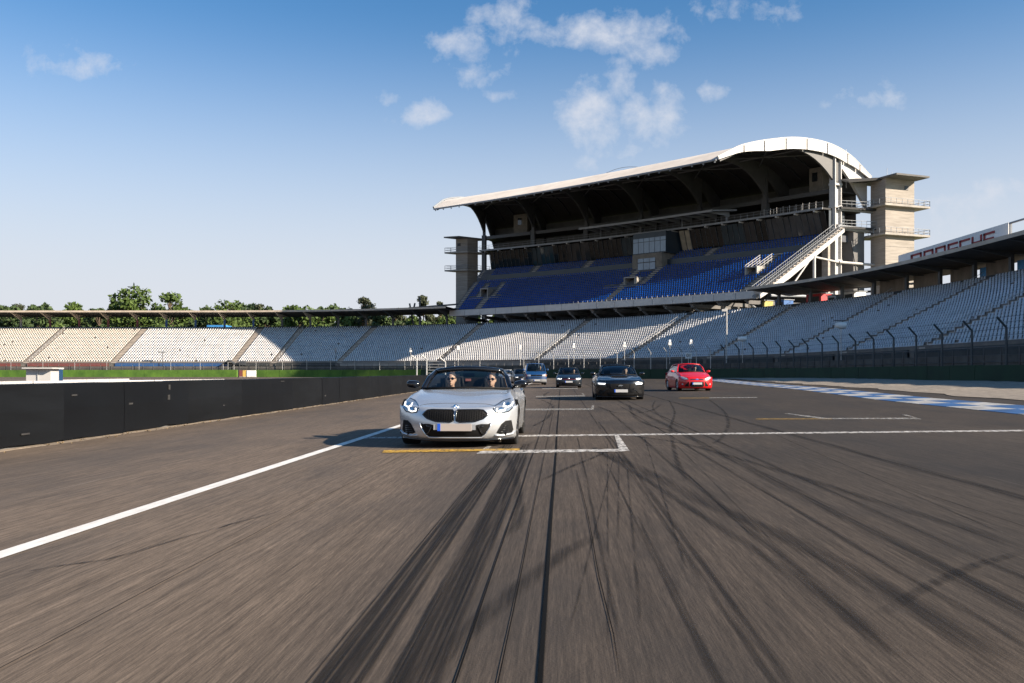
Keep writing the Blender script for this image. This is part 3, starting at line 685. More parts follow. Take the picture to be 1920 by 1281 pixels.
for hh, r_ in ((1.95, .03), (3.15, .045)): b.tube([B(s, D0 - 1.75, hh) for s in SSr], r_, 5)
b.build('rail', M['rib'], rail)
M['fence_tarp'] = material('grey_fence_sheet', (.10, .092, .08), .9, var=.35, scale=.6)
for k in range(0, len(SSr) - 4, 4):
    b = MB(); b.grid([[B(SSr[k + j], D0 - 1.70, .1), B(SSr[k + j], D0 - 1.70, 2.55), B(SSr[k + j], D0 - 1.66, 2.55), B(SSr[k + j], D0 - 1.66, .1)] for j in range(5)], True); b.build('fence_sheet', M['fence_tarp'], rail)
bar_ = MB(); bar_.tube([(0, 0, 0), (0, 0, 3.2)], .05, 5); bm_ = bar_.mesh('railing_post', M['rib'])
for s in SSr: link('railing_post', bm_, rail, B(s, D0 - 1.75, 0))
# light posts and arms of the left fence
lf = thing('left_fence', 'thin wire fence with pale posts along the bright green wall', 'fence', B(AISLES[4], DW + .7, 0))
s = s_px(20, DF)
while s < s_px(935, DF):
    b = MB(); b.tube([B(s, DF, 0), B(s, DF, 3.6), B(s, DF - .4, 4.0)], .045, 6); b.build('fence_post', M['galv'], lf); s += 7.6
b = MB()
for hh in (2.2, 2.9, 3.5): b.tube([B(s, DF, hh) for s in np.linspace(s_px(20, DF), s_px(935, DF), 60)], .014, 4)
b.build('fence_wire', M['galv'], lf)
# gate beside the black wall end
gt = thing('access_gate', 'pale steel gate with bent posts left of the silver car', 'gate', at_px(815, 150))
for px, top in ((781.5, 4.0), (800, 4.1), (835, 3.6)):
    p = at_px(px, 150); b = MB(); b.tube([p, p + Vector((0, 0, top - .7)), p + Vector((-.9, -.3, top))], .13, 8); b.build('gate_post', M['galv'], gt)
pa, pb = at_px(803, 150), at_px(834, 150)
b = MB()
for z in (.5, 1.0, 1.5, 2.0, 2.5, 3.0): b.tube([pa + Vector((0, 0, z)), pb + Vector((0, 0, z))], .05, 5)
b.build('gate_bars', M['galv'], gt)

# ------------------------------------------------------------------ poles with loudspeakers and cameras
def pole(px, d, top_py, lab, kind='speaker', m_='galv', boxm='white_paint'):
    s = s_px(px, d); p = B(s, d, 0); top = EYE + (HY - top_py) * p.y / FPX
    t = thing('loudspeaker_pole' if kind != 'mast' else 'mast', lab, 'pole', p)
    b = MB(); b.tube([p, p + Vector((0, 0, top))], .06 if kind != 'mast' else .13, 8); b.build('pole', M[m_], t)
    if kind == 'speaker':
        b = MB(); c = p + Vector((0, -.05, top - .25)); b.box(c, (.5, .42, .5)); b.box(c + Vector((-.06, -.05, .5)), (.34, .38, .36), .3); b.build('loudspeaker', M[boxm], t)
        b = MB(); b.tube([c + Vector((0, 0, -.8)), c + Vector((.35, 0, -.65))], .05, 6); b.build('bracket', M[m_], t)
    elif kind == 'camera':
        c = p + Vector((0, 0, top - .2)); b = MB(); b.lathe(c, (1, .2, 0), ((.02, -.75), (.3, -.65), (.42, -.1), (.42, .45), (.2, .7), (.02, .75)), 12); b.build('camera_housing', M[boxm], t, True)
        b = MB(); b.box(c + Vector((-.2, 0, .55)), (1.2, .5, .08)); b.build('sunshade', M['steel_dark'], t)
    elif kind == 'lamps':
        for dx in (-.85, -.2, .55):
            b = MB(); b.box(p + Vector((dx, 0, top - .05)), (.62, .5, .24), .2); b.build('floodlight', M['steel_grey'], t)
        b = MB(); b.tube([p + Vector((-1.0, 0, top - .3)), p + Vector((1.0, 0, top - .3))], .05, 6); b.build('crossbar', M['steel_dark'], t)
    else:
        b = MB(); b.box(p + Vector((-.35, 0, top - .25)), (.8, .4, .35)); b.build('lamp_head', M['steel_white'], t)
pole(976, -19.6, 651, 'pole with white loudspeaker just right of the silver car roof')
pole(1076, -19.6, 648, 'pole with white loudspeaker behind the dark hatchback')
pole(1171, -19.6, 646, 'pole with white loudspeaker behind the black coupe')
pole(1256, -19.6, 642, 'pole with white loudspeaker left of the red car roof')
pole(1296, -19.6, 642, 'pole with white loudspeaker above the numbered sign')
pole(770, -19.6, 656, 'pole with white loudspeaker above the left mirror of the silver car')
pole(859, -19.6, 652, 'pole with white loudspeaker at the stair foot above the silver car')
pole(630, -19.6, 656, 'dark pole with loudspeaker below the shadow edge on the seats', m_='steel_dark', boxm='steel_grey')
pole(304, -19.6, 659, 'dark pole with a row of small floodlights before the left seats', 'lamps', 'steel_dark')
pole(1362, -19.2, 579, 'tall slim pale mast above the red car', 'mast', 'steel_white')
pole(1392, -19.4, 633, 'pole with white camera housing right of the tall mast', 'camera')
pole(1577, -19.4, 607, 'pole with large white camera housing among the shaded right seats', 'camera')
# numbered marshal sign
p = B(s_px(1290, -19.5), -19.9, 0); c = at_px(1291, p.y - 1.2); sg = thing('number_sign', 'small white sign reading 01 behind the red car', 'sign', c)
zc = EYE + (HY - 667) * c.y / FPX
MB().tube([c, c + Vector((0, 0, zc))], .06, 6).build('post', M['galv'], sg)
MB().box(c + Vector((0, -.1, zc)), (1.05, .06, .95)).build('board', M['white_paint'], sg)
def text_mesh(txt, size, ext=.01):
    cu = bpy.data.curves.new('lettering', 'FONT'); cu.body = txt; cu.size = size; cu.extrude = ext; cu.align_x = 'CENTER'; cu.align_y = 'CENTER'
    t_ = bpy.data.objects.new('lettering', cu); COL.objects.link(t_); bpy.context.view_layer.update()
    me = bpy.data.meshes.new_from_object(t_.evaluated_get(bpy.context.evaluated_depsgraph_get())); COL.objects.unlink(t_); bpy.data.objects.remove(t_); return me
me = text_mesh('01', .8); me.materials.clear(); me.materials.append(M['dark_paint'])
o = link('lettering', me, sg, c + Vector((0, -.15, zc))); o.rotation_euler = (R(90), 0, 0)
# marshal shelter: small dark roof on posts by the left seats
c = B(s_px(430, -19.4), -19.4, 0); sh = thing('marshal_shelter', 'small open shelter with dark pitched roof left of the red panel', 'shelter', c)
b = MB(); b.prism([c + Vector((-1.6, -.9, 3.1)), c + Vector((0, -.9, 4.1)), c + Vector((1.6, -.9, 3.1)), c + Vector((1.45, -.9, 2.95)), c + Vector((0, -.9, 3.9)), c + Vector((-1.45, -.9, 2.95))], (0, 1.8, 0)); b.build('roof', M['steel_dark'], sh)
for dx in (-1.3, 1.3): MB().tube([c + Vector((dx, -.7, 0)), c + Vector((dx, -.7, 3.1))], .07, 6).build('post', M['galv'], sh)
c2 = c + Vector((3.2, 0, 0)); MB().box(c2 + Vector((0, 0, 3.3)), (1.5, .8, 1.0)).build('box', M['steel_dark'], sh); MB().tube([c2, c2 + Vector((0, 0, 2.9))], .12, 6).build('post', M['galv'], sh)
# ------------------------------------------------------------------ the main grandstand
FP0, FPM, FP1 = np.array((-14.6, 215.)), np.array((17.8, 192.)), np.array((45., 163.))
def Q(s, t, h):
    f = (1 - s) ** 2 * FP0 + 2 * s * (1 - s) * FPM + s * s * FP1; a = R(20 + 42 * s)
    return Vector((float(f[0] + t * math.sin(a)), float(f[1] + t * math.cos(a)), h))
def Qt(s, t=0): return (Q(s + .004, t, 0) - Q(s - .004, t, 0)).normalized()
def Qb(s): return (Q(s, 1, 0) - Q(s, 0, 0)).normalized()
def sq_px(px, t, h=20): return float(min(np.linspace(-.15, 1.15, 1301), key=lambda q: abs(px_of(Q(q, t, h))[0] - px)))
main = thing('main_grandstand', 'tall curved grandstand with blue seats and white arched roof', 'grandstand', Q(.5, 10, 0))
def qsweep(s0, s1, prof, n=24): return [[Q(s0 + (s1 - s0) * k / n, t, h) for t, h in prof] for k in range(n + 1)]
def qbox(mb, s0, s1, t0, t1, h0, h1, n=1):
    mb.grid(qsweep(s0, s1, ((t0, h0), (t0, h1), (t1, h1), (t1, h0)), n), True)
    for q in (s0, s1): mb.poly([Q(q, t0, h0), Q(q, t0, h1), Q(q, t1, h1), Q(q, t1, h0)])
    return mb
SLEN = 79.0
# terrace
HB, RT, RR, NB = 16.0, .77, .47, 18
TB = .5
rows_prof = [(TB - .2, 15.0), (TB - .2, HB)]
for k in range(NB): rows_prof += [(TB + k * RT, HB + k * RR), (TB + k * RT, HB + (k + 1) * RR)]
h1 = HB + NB * RR; t1 = TB + NB * RT
rows_prof += [(t1 + 1.6, h1), (t1 + 1.6, h1 + 1.3)]
NU = 5; TU, HU = t1 + 1.6, h1 + 1.3
for k in range(NU): rows_prof += [(TU + k * .77, HU + k * .48), (TU + k * .77, HU + (k + 1) * .48)]
HL = HU + NU * .48; TL = TU + NU * .77
rows_prof += [(TL + 7.0, HL), (TL + 7.0, HL - 1.2), (TL, HL - 1.4), (t1, h1 - 1.3), (.4, 14.7)]
b = MB(); b.grid(qsweep(0, 1, rows_prof, 30), True)
for q in (0, 1): b.poly([Q(q, t, h) for t, h in rows_prof])
b.build('upper_terrace', M['terrace_dark'], main)
# fascia panels along the front edge
for i in range(17):
    s0, s1 = -.012 + 1.02 * i / 17 + .0006, -.012 + 1.02 * (i + 1) / 17 - .0006
    b = MB(); qbox(b, s0, s1, -.02, .22, 14.85, 16.25); b.build('fascia_panel', M['fascia'], main)
b = MB()
for k in range(80):
    s = .35 + .64 * k / 80 if k % 2 else .35 + .64 * (k + .3) / 80
    if k % 2 == 0: b.bar(Q(s, .15, 16.25), Q(s, .15, 16.65), .07, .07)
b.build('front_rail_posts', M['steel_white'], main)
# dark glazed parapet between the two tiers and the pale line under it
b = MB(); qbox(b, .035, 1.0, t1 + 1.35, t1 + 1.5, h1 + .1, h1 + 1.75, 24); b.build('tier_parapet', M['dash'], main)
b = MB(); qbox(b, .035, .42, t1 - .02, t1 + .25, h1 - .05, h1 + .28, 12); b.build('walkway_edge', M['steps'], main)
b = MB(); qbox(b, .72, 1.0, t1 - .02, t1 + .25, h1 - .05, h1 + .28, 8); b.build('walkway_edge', M['steps'], main)
# aisles: (s, half width m, first row, last row)
sl, sm, sr = sq_px(893, 0, 16), sq_px(1133, 0, 16), sq_px(1388, 0, 16)
vl, vr = sq_px(914, 8, 20), sq_px(1424, 9, 21)
ais = [(sl, .9, 0, 7), (vl - .026, .7, 7, 16), (vl + .030, .7, 7, 16), (sm, 1.0, 0, 8), (sm - .008, .8, 8, NB), (sm + .055, .8, 8, NB), (sr, .9, 0, 8), (vr, .8, 12, NB), (.992, .7, 0, NB + NU), (.008, .6, 0, NB + NU),
       (sq_px(1003, 18, 27), 1.0, NB, NB + NU), (sq_px(1103, 18, 27), 1.0, NB, NB + NU), (sq_px(1335, 18, 27), 1.0, NB, NB + NU)]
sp0, sp1 = sq_px(1178, 12, 24), sq_px(1232, 12, 24)                 # the middle pavilion cuts into the rows
def seat_free(s, r_):
    m_ = SLEN
    for a, hw, r0, r1 in ais:
        if r0 <= r_ < r1 and abs(s - a) * m_ < hw: return False
    if abs(s - vl) * m_ < 1.3 and 7 <= r_ < 13: return False
    if abs(s - vl) * m_ < 4.4 and r_ == 7: return False
    if abs(s - sm - .02) * m_ < 2.2 and 7 <= r_ < 12: return False
    if sm - .10 < s < sm + .12 and r_ == 8 and abs(s - sm) * m_ < 5: return False
    if sp0 - .006 < s < sp1 + .006 and r_ >= 15: return False
    if abs(s - vr) * m_ < 1.6 and 8 <= r_ < 12: return False
    return True
bs = []
for k in range(int(SLEN / .55)):
    s = .012 + .976 * (k + .5) / int(SLEN / .55)
    for r_ in range(NB + NU):
        if r_ >= NB and s < .045: continue
        if seat_free(s, r_):
            t, h = (TB + r_ * RT + .15, HB + r_ * RR) if r_ < NB else (TU + (r_ - NB) * .77 + .15, HU + (r_ - NB) * .48)
            p = Q(s, t, h); nb = Qb(s); bs.append((p.x, p.y, p.z, nb.x, nb.y))
bs = np.array(bs); one_blue = mesh_np('seat', V1, F1, M['seat_blue'])
order = np.argsort(np.hypot(bs[:, 0], bs[:, 1])); first, rest = order[:300], order[300:]
for j in first:
    o = link('seat', one_blue, main, Vector(bs[j, :3])); o.rotation_euler = (0, 0, math.atan2(-bs[j, 3], bs[j, 4]))
V, F = seat_arrays(bs[rest, :3], np.stack([bs[rest, 4], -bs[rest, 3]], 1), bs[rest, 3:5], .42, .30); o = link('seat_rows', mesh_np('seat_rows', V, F, M['seat_blue']), main); o['kind'] = 'stuff'
# steps in the aisles
for a, hw, r0, r1 in ais:
    b = MB()
    for k in range(r0 * 2, r1 * 2):
        r_ = k / 2; t, h = (TB + r_ * RT, HB + r_ * RR + RR / 2) if r_ < NB else (TU + (r_ - NB) * .77, HU + (r_ - NB) * .48 + .24)
        p = Q(a, t + RT / 4, h - .1); b.obox(p, Qt(a) * hw * .85, Qb(a) * (RT / 4 + .01), Vector((0, 0, .12)))
    b.build('aisle_stairs', M['steps'], main)
# vomitories: concrete portals with a black sheet for the shade inside
def portal(s, t, h, w, d, hh, nm='portal'):
    c = Q(s, t, h); a, bk = Qt(s), Qb(s); b = MB()
    for sg in (-1, 1): b.obox(c + a * (sg * (w / 2 - .12)) + bk * (d / 2) + Vector((0, 0, hh / 2)), a * .12, bk * (d / 2), Vector((0, 0, hh / 2)))
    b.obox(c + bk * (d / 2) + Vector((0, 0, hh + .1)), a * (w / 2), bk * (d / 2), Vector((0, 0, .12))); po = b.build(nm, M['concrete'], main)
    b = MB(); b.obox(c + bk * (d * .6) + Vector((0, 0, hh / 2)), a * (w / 2 - .25), bk * .05, Vector((0, 0, hh / 2))); b.build('opening', M['black'], po)
portal(vl, TB + 7 * RT, HB + 7 * RR, 2.4, 4.2, 2.3); portal(sm + .02, TB + 8 * RT, HB + 8 * RR, 3.0, 4.0, 1.9); portal(vr, TB + 8 * RT, HB + 8 * RR, 2.6, 3.4, 1.7)
# landing strips either side of the left portal
b = MB(); qbox(b, vl - .055, vl + .055, TB + 7 * RT - .3, TB + 7 * RT + .35, HB + 7 * RR - .2, HB + 7 * RR + .12, 3); b.build('landing', M['steps'], main)
b = MB(); qbox(b, sm - .06, sm + .06, TB + 8 * RT - .3, TB + 8 * RT + .3, HB + 8 * RR - .2, HB + 8 * RR + .12, 3); b.build('landing', M['steps'], main)
for dx in (-1.3, 1.3):
    b = MB(); p = Q(vr, TB + 8 * RT, HB + 8 * RR) + Qt(vr) * dx; bk = Qb(vr)
    for hh in (1.2, 1.7, 2.2): b.tube([p + Vector((0, 0, hh)), p + bk * 4.2 + Vector((0, 0, hh + 2.4))], .06, 5)
    for q in range(5): b.tube([p + bk * q + Vector((0, 0, .6 * q)), p + bk * q + Vector((0, 0, 2.2 + .58 * q))], .05, 5)
    b.build('portal_railing', M['steel_white'], main)
# middle pavilion: concrete block with doors, glass box above
M['pav'] = material('pavilion_concrete', (.20, .18, .15), .85, var=.25, scale=1)
pv = MB(); qbox(pv, sp0, sp1, 13.6, TL + 2, 22.5, 27.6, 2); pvo = pv.build('pavilion', M['pav'], main)
w_ = sp1 - sp0
for i in range(3):
    b = MB(); qbox(b, sp0 + w_ * (.2 + .2 * i), sp0 + w_ * (.385 + .2 * i), 13.5, 13.58, 23.9, 26.6); b.build('door_pane', M['pane_blue'], pvo)
b = MB(); qbox(b, sp0 + w_ * .18, sp0 + w_ * .82, 13.4, 13.55, 25.6, 25.75); b.build('transom', M['steel_dark'], pvo)
sg0, sg1 = sp0 - .002, sp1 + .008
b = MB(); qbox(b, sg0, sg1, 14.2, TL + 2, 27.65, 32.4, 2); gb = b.build('glass_box_frame', M['dash'], main)
for i in range(6):
    a0 = sg0 + (sg1 - sg0) * (i + .04) / 6; a1 = sg0 + (sg1 - sg0) * (i + .96) / 6
    b = MB(); qbox(b, a0, a1, 14.12, 14.18, 27.9, 30.3); b.build('window_pane', M['pane_blue'], gb)
    b = MB(); qbox(b, a0, a1, 14.12, 14.18, 30.42, 31.2); b.build('window_pane', M['pane_blue'], gb)
# lounge front: leaning panes between mullions, the wall behind is real
HTOP = 32.9
MP = {k: material('lounge_pane_' + k, c, .06, var=.35, scale=.3, spec=.45) for k, c in (('a', (.012, .016, .018)), ('b', (.03, .033, .036)), ('c', (.02, .045, .06)), ('d', (.055, .06, .065)))}
i = 0; s = .03
while s < .985:
    ds = .0142
    if not (sg0 - .012 < s + ds / 2 < sg1 + .004):
        px = px_of(Q(s, TL, 30))[0]
        kind = 'a'
        if 1262 < px < 1295: kind = 'cur'
        elif 1440 < px < 1540: kind = 'cur2'  # paler panes: a reflection put into their colour
        elif 1060 < px < 1105 or 1390 < px < 1420: kind = 'b'
        elif (i // 5) % 4 == 2: kind = 'c'
        m_ = {'cur': M['curtain'], 'cur2': MP['d']}.get(kind) or MP.get(kind, MP['a'])
        q = [(TL + .15, HL + .02), (TL - 1.30 + random.uniform(-.22, .12), HTOP - .25)]
        b = MB(); b.add([Q(s + .0006, *q[0]), Q(s + ds - .0006, *q[0]), Q(s + ds - .0006, *q[1]), Q(s + .0006, *q[1])] + [Q(s + .0006, q[0][0] + .06, q[0][1]), Q(s + ds - .0006, q[0][0] + .06, q[0][1]), Q(s + ds - .0006, q[1][0] + .06, q[1][1]), Q(s + .0006, q[1][0] + .06, q[1][1])],
                         [(0, 1, 2, 3), (7, 6, 5, 4), (0, 4, 5, 1), (1, 5, 6, 2), (2, 6, 7, 3), (3, 7, 4, 0)])
        b.build('lounge_pane', m_, main)
        MB().bar(Q(s, TL + .12, HL), Q(s, TL - 1.4, HTOP - .25), .09, .14).build('mullion', M['steel_dark'], main)
    s += ds; i += 1
b = MB(); qbox(b, .02, .99, TL + 2.2, TL + 2.4, HL, HTOP, 16); b.build('lounge_back_wall', M['dark_paint'], main)
# balcony slab over the lounges, its edge, brackets and railing
b = MB(); qbox(b, .0, 1.0, TL - 2.3, 28, HTOP, HTOP + .32, 24); b.build('balcony_slab', M['ceiling'], main)
b = MB(); qbox(b, .0, 1.0, TL - 2.42, TL - 2.3, HTOP - .03, HTOP + .36, 24); b.build('balcony_edge', M['steel_grey'], main)
for k in range(22):
    s = .02 + .96 * k / 21; b = MB(); p = Q(s, TL - 2.25, HTOP - .22); b.obox(p + Qb(s) * .9, Qt(s) * .11, Qb(s) * 1.1, Vector((0, 0, .16))); b.build('bracket', M['fascia'], main)
b = MB()
for hh in (.55, 1.05): b.tube([Q(.0 + 1.0 * k / 40, TL - 2.3, HTOP + .36 + hh) for k in range(41)], .035, 5)
for k in range(61): s = k / 60; b.bar(Q(s, TL - 2.3, HTOP + .3), Q(s, TL - 2.3, HTOP + 1.4), .07, .05)
b.build('balcony_railing', M['steel_grey'], main)
for k in range(9):
    s = .86 + .125 * k / 8; b = MB(); b.bar(Q(s, TL - 2.36, HTOP + .36), Q(s, TL - 2.36, HTOP + 1.7), .12, .06); b.build('balcony_post', M['steel_white'], main)
# columns, beams, arched ribs, roof
PROF = [(-9.7, 39.5), (-6.6, 41.05), (-3.6, 42.4), (2.3, 44.0), (9.9, 45.35), (17.9, 45.3), (24.1, 43.6), (30.0, 40.0)]
pt = np.array([p[0] for p in PROF]); ph = np.array([p[1] for p in PROF])
_pc = catmull(PROF, .5)
def roof_h(t): return float(np.interp(t, _pc[:, 0], _pc[:, 1]))
cols = [0.0, .165, .335, .5, .665, .835, 1.0]
TC = 21.0
for i, s in enumerate(cols):
    p = Q(s, TC, 0); a, bk = Qt(s), Qb(s); last = i == len(cols) - 1
    b = MB(); top = roof_h(TC) - 1.2
    if last:
        b.obox(Vector((p.x, p.y, top / 2)), a * .16, bk * .85, Vector((0, 0, top / 2)))
        for sg in (-1, 1): b.obox(Vector((p.x, p.y, top / 2)) + bk * (sg * .8), a * .62, bk * .09, Vector((0, 0, top / 2 - .01)))
    else:
        b.obox(Vector((p.x, p.y, (12.4 + 37.6) / 2)), a * .62, bk * .5, Vector((0, 0, (37.6 - 12.4) / 2)))
        b.obox(Vector((p.x, p.y, (37.6 + 42) / 2)), a * .36, bk * .36, Vector((0, 0, 2.2)))
    b.build('column', M['steel_white' if last else 'rib'], main)
    if last:
        for hh in (23.0, 29.2, 33.6, 38.0):
            b = MB(); b.obox(Vector((p.x, p.y, hh)), a * .7, bk * 1.0, Vector((0, 0, .22))); b.build('column_collar', M['steel_white'], main)
    # rib
    ts = np.linspace(-8.6, TC + .6, 20); up = [(t, roof_h(t) - .35) for t in ts]; lo = []
    for t in ts[::-1]:
        f = (t + 8.6) / (TC + 9.2); dep = .5 + 1.3 * f + 5.2 * max(0, (f - .55) / .45) ** 2.2; lo.append((t, roof_h(t) - .35 - dep))
    b = MB(); b.prism([Q(s, t, h) - a * .2 for t, h in up + lo], a * .4); b.build('roof_rib', M['rib'], main)
    b = MB(); ts2 = np.linspace(TC + .8, 29.6, 8); b.prism([Q(s, t, roof_h(t) - .35) - a * .25 for t in ts2] + [Q(s, t, roof_h(t) - 2.2 - .5 * (t - TC)) - a * .25 for t in ts2[::-1]], a * .5); b.build('rear_rib', M['steel_white' if last else 'rib'], main)
for i in range(len(cols) - 1):
    s0, s1 = cols[i] + .009, cols[i + 1] - .009
    b = MB(); qbox(b, s0, s1, TC - .25, TC + .25, 36.5, 37.3, 4); b.build('upper_beam', M['rib'], main)
    b = MB(); b.tube([Q(s0 + (s1 - s0) * k / 6, 12, roof_h(12) - 1.5) for k in range(7)], .22, 6); b.build('purlin', M['rib'], main)
    b = MB(); b.tube([Q(s0 + (s1 - s0) * k / 6, 3, roof_h(3) - .9) for k in range(7)], .16, 6); b.build('purlin', M['rib'], main)
    b = MB(); b.tube([Q(s0, 4, roof_h(4) - 1.2), Q(s1, 18, roof_h(18) - 1.6)], .13, 6); b.build('wind_brace', M['rib'], main)
    b = MB(); b.tube([Q(s1, 4, roof_h(4) - 1.2), Q(s0, 18, roof_h(18) - 1.6)], .13, 6); b.build('wind_brace', M['rib'], main)
    for j in range(1, 4):
        sj = cols[i] + (cols[i + 1] - cols[i]) * j / 4; b = MB(); ts = np.linspace(-8, 27, 14); a = Qt(sj)
        b.prism([Q(sj, t, roof_h(t) - .3) - a * .08 for t in ts] + [Q(sj, t, roof_h(t) - .65) - a * .08 for t in ts[::-1]], a * .16); b.build('rafter', M['steel_dark'], main)
b = MB(); qbox(b, .0, .995, TC + .3, 28, 36.7, 37.0, 24); b.build('upper_floor', M['ceiling'], main)
b = MB(); b.grid(qsweep(0, .985, ((28.4, 3.0), (28.4, 40.3), (28.8, 40.3), (28.8, 3.0)), 24), True); b.build('rear_wall', M['concrete_dark'], main)
for px, w in ((978, .045), (1535, .03)):
    s = sq_px(px, 24, 39); b = MB(); qbox(b, s - w / 2, s + w / 2, 23.2, 27.5, 37.05, 42.6); bo = b.build('control_booth', M['pav'], main)
    b = MB(); qbox(b, s - .008, s + .004, 23.12, 23.18, 39.8, 41.6); b.build('booth_window', M['pane'], bo)
# roof sheet with standing seams, soffit, front gutter
NS_ = 340; ts = np.linspace(-9.7, 30, 34); top = []
for k in range(NS_ + 1):
    s = -.006 + 1.012 * k / NS_; top.append([Q(s, t, roof_h(t) + (.07 if k % 2 else -.05)) for t in ts])
b = MB(); b.grid(top); b.build('roof_sheet', M['roof_white'], main, fix=False)
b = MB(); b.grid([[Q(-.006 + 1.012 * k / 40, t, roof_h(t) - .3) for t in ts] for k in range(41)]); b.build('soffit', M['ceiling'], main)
b = MB(); b.tube([Q(-.006 + 1.012 * k / 60, -9.75, 39.32) for k in range(61)], .2, 8); b.build('roof_gutter', M['steel_grey'], main)
for k in range(31):
    s = k / 30; b = MB(); b.box(Q(s, -9.6, 39.0), (.25, .25, .22)); b.build('gutter_bracket', M['steel_grey'], main)
# gable bands, panel by panel
def gable(s, m_, sg):
    a = Qt(1.0 if sg > 0 else 0.0) * sg; tt = np.linspace(-9.7, 30, 50)
    def lower(t): f = (t + 9.7) / 39.7; return roof_h(t) + .1 - (.3 + 1.6 * min(1, f * 3.2) * min(1.0, (1.02 - f) * 5))
    cuts = [-9.7, -3.6, 1.4, 6.8, 12.2, 17.6, 23.2, 26.6, 30.0]
    for c0, c1 in zip(cuts, cuts[1:]):
        tz = np.linspace(c0 + .16, c1 - .16, 8)
        pts = [Q(s, t, roof_h(t) + .22) for t in tz] + [Q(s, t, lower(t)) for t in tz[::-1]]
        b = MB(); b.prism([p + a * .05 for p in pts], a * .3); b.build('gable_panel', M[m_], main)
    b = MB(); b.tube([Q(s, t, roof_h(t) + .3) + a * .2 for t in tt], .2, 8); b.build('gable_tube', M[m_], main)
gable(1.006, 'steel_white', 1); gable(-.006, 'steel_grey', -1)
# small service rail on the roof
b = MB(); s0 = sq_px(1100, -4, 43)
b.tube([Q(s0 + .0 + .10 * k / 12, 3, roof_h(3) + .25 + .5 * math.sin(math.pi * k / 12)) for k in range(13)], .05, 5); b.build('roof_walkway_rail', M['steel_grey'], main)
# inner canopy over the press seats
sc0, sc1 = sq_px(1092, 13, 35), sq_px(1345, 13, 35)
b = MB(); b.grid(qsweep(sc0, sc1, ((11.5, 34.6), (11.5, 34.85), (19.5, 35.9), (19.5, 35.5)), 14), True); ic = b.build('inner_canopy', M['ceiling'], main)
for q in (sc0, sc1): MB().poly([Q(q, 11.5, 34.6), Q(q, 11.5, 34.85), Q(q, 19.5, 35.9), Q(q, 19.5, 35.5)]).build('canopy_end', M['steel_grey'], ic)
b = MB(); b.grid(qsweep(sc0, sc1, ((11.4, 34.5), (11.4, 34.95), (11.52, 34.95), (11.52, 34.5)), 14), True); b.build('canopy_edge', M['steel_grey'], ic)
for k in range(12):
    s = sc0 + (sc1 - sc0) * (k + .5) / 12; b = MB(); a = Qt(s); b.prism([Q(s, t, h) - a * .09 for t, h in ((11.6, 34.55), (19, 35.45), (19, 34.3), (17, 34.5))], a * .18); b.build('canopy_bracket', M['steel_grey'], ic)
for s in (sc0 + .02, (sc0 + sc1) / 2 - .06, (sc0 + sc1) / 2 + .06, sc1 - .02):
    b = MB(); b.bar(Q(s, 18.5, HTOP + .3), Q(s, 18.5, 35.4), .35, .35); b.build('canopy_post', M['steel_grey'], ic)
# the undercroft: leaning struts, deck, cross beams
for k in range(13):
    s = .04 + .93 * k / 12; b = MB(); b.tube([Q(s, 4.6, 12.45), Q(s - .006, .9, 14.75)], .2, 6); b.build('strut', M['steel_grey'], main)
    b = MB(); b.obox((Q(s, 8, 14.3)), Qt(s) * .25, Qb(s) * 7.0, Vector((0, 0, .35))); b.build('floor_beam', M['concrete_dark'], main)
    if k % 2: b = MB(); p = Q(s, 9, 0); b.box((p.x, p.y, 13.4), (.7, .7, 2.2)); b.build('pier', M['concrete_dark'], main)
b = MB(); qbox(b, -.03, 1.06, 7.2, 28, 12.2, 12.42, 16); b.build('concourse_floor', M['concrete_dark'], main)
# ------------------------------------------------------------------ white stair at the right end
st_a = Qt(1.0)
def E(t, h, off=1.0): return Q(1.0, t, h) + st_a * off
stp = []
T_, H_ = (-1.2, 15.2), (20.6, 28.9)
b = MB(); b.prism([E(T_[0], T_[1] - .55, 1.9), E(T_[0], T_[1] + .2, 1.9), E(H_[0], H_[1] + .2, 1.9), E(H_[0], H_[1] - .5, 1.9), E(6, 18.6, 1.9)], st_a * .25); b.build('stair_stringer', M['steel_white'], main)
b = MB(); b.bar(E(-1.0, 14.9, .5), E(20.4, 28.4, .5), .25, .7); b.build('stair_stringer', M['steel_grey'], main)
n = 24
for k in range(n):
    t = T_[0] + .6 + (H_[0] - T_[0] - .8) * k / n; h = T_[1] + .55 + (H_[1] - T_[1]) * k / n
    b = MB(); b.obox(E(t + .4, h + .25, 1.25), st_a * .85, Qb(1) * .48, Vector((0, 0, .07))); b.obox(E(t, h, 1.25), st_a * .85, Qb(1) * .05, Vector((0, 0, .26))); b.build('stair_tread', M['steps'], main)
for off in (.35, 2.1):
    b = MB()
    for hh in (.6, 1.25): b.tube([E(T_[0], T_[1] + .5 + hh, off), E(H_[0] - 3, H_[1] - 1.6 + hh, off), E(H_[0], H_[1] + .3 + hh, off)], .05, 5)
    for k in range(40): t = T_[0] + (H_[0] - T_[0]) * k / 39; h = T_[1] + (H_[1] - T_[1]) * k / 39; b.tube([E(t, h + .3, off), E(t, h + 1.7, off)], .03, 4)
    b.build('stair_railing', M['steel_grey'], main)
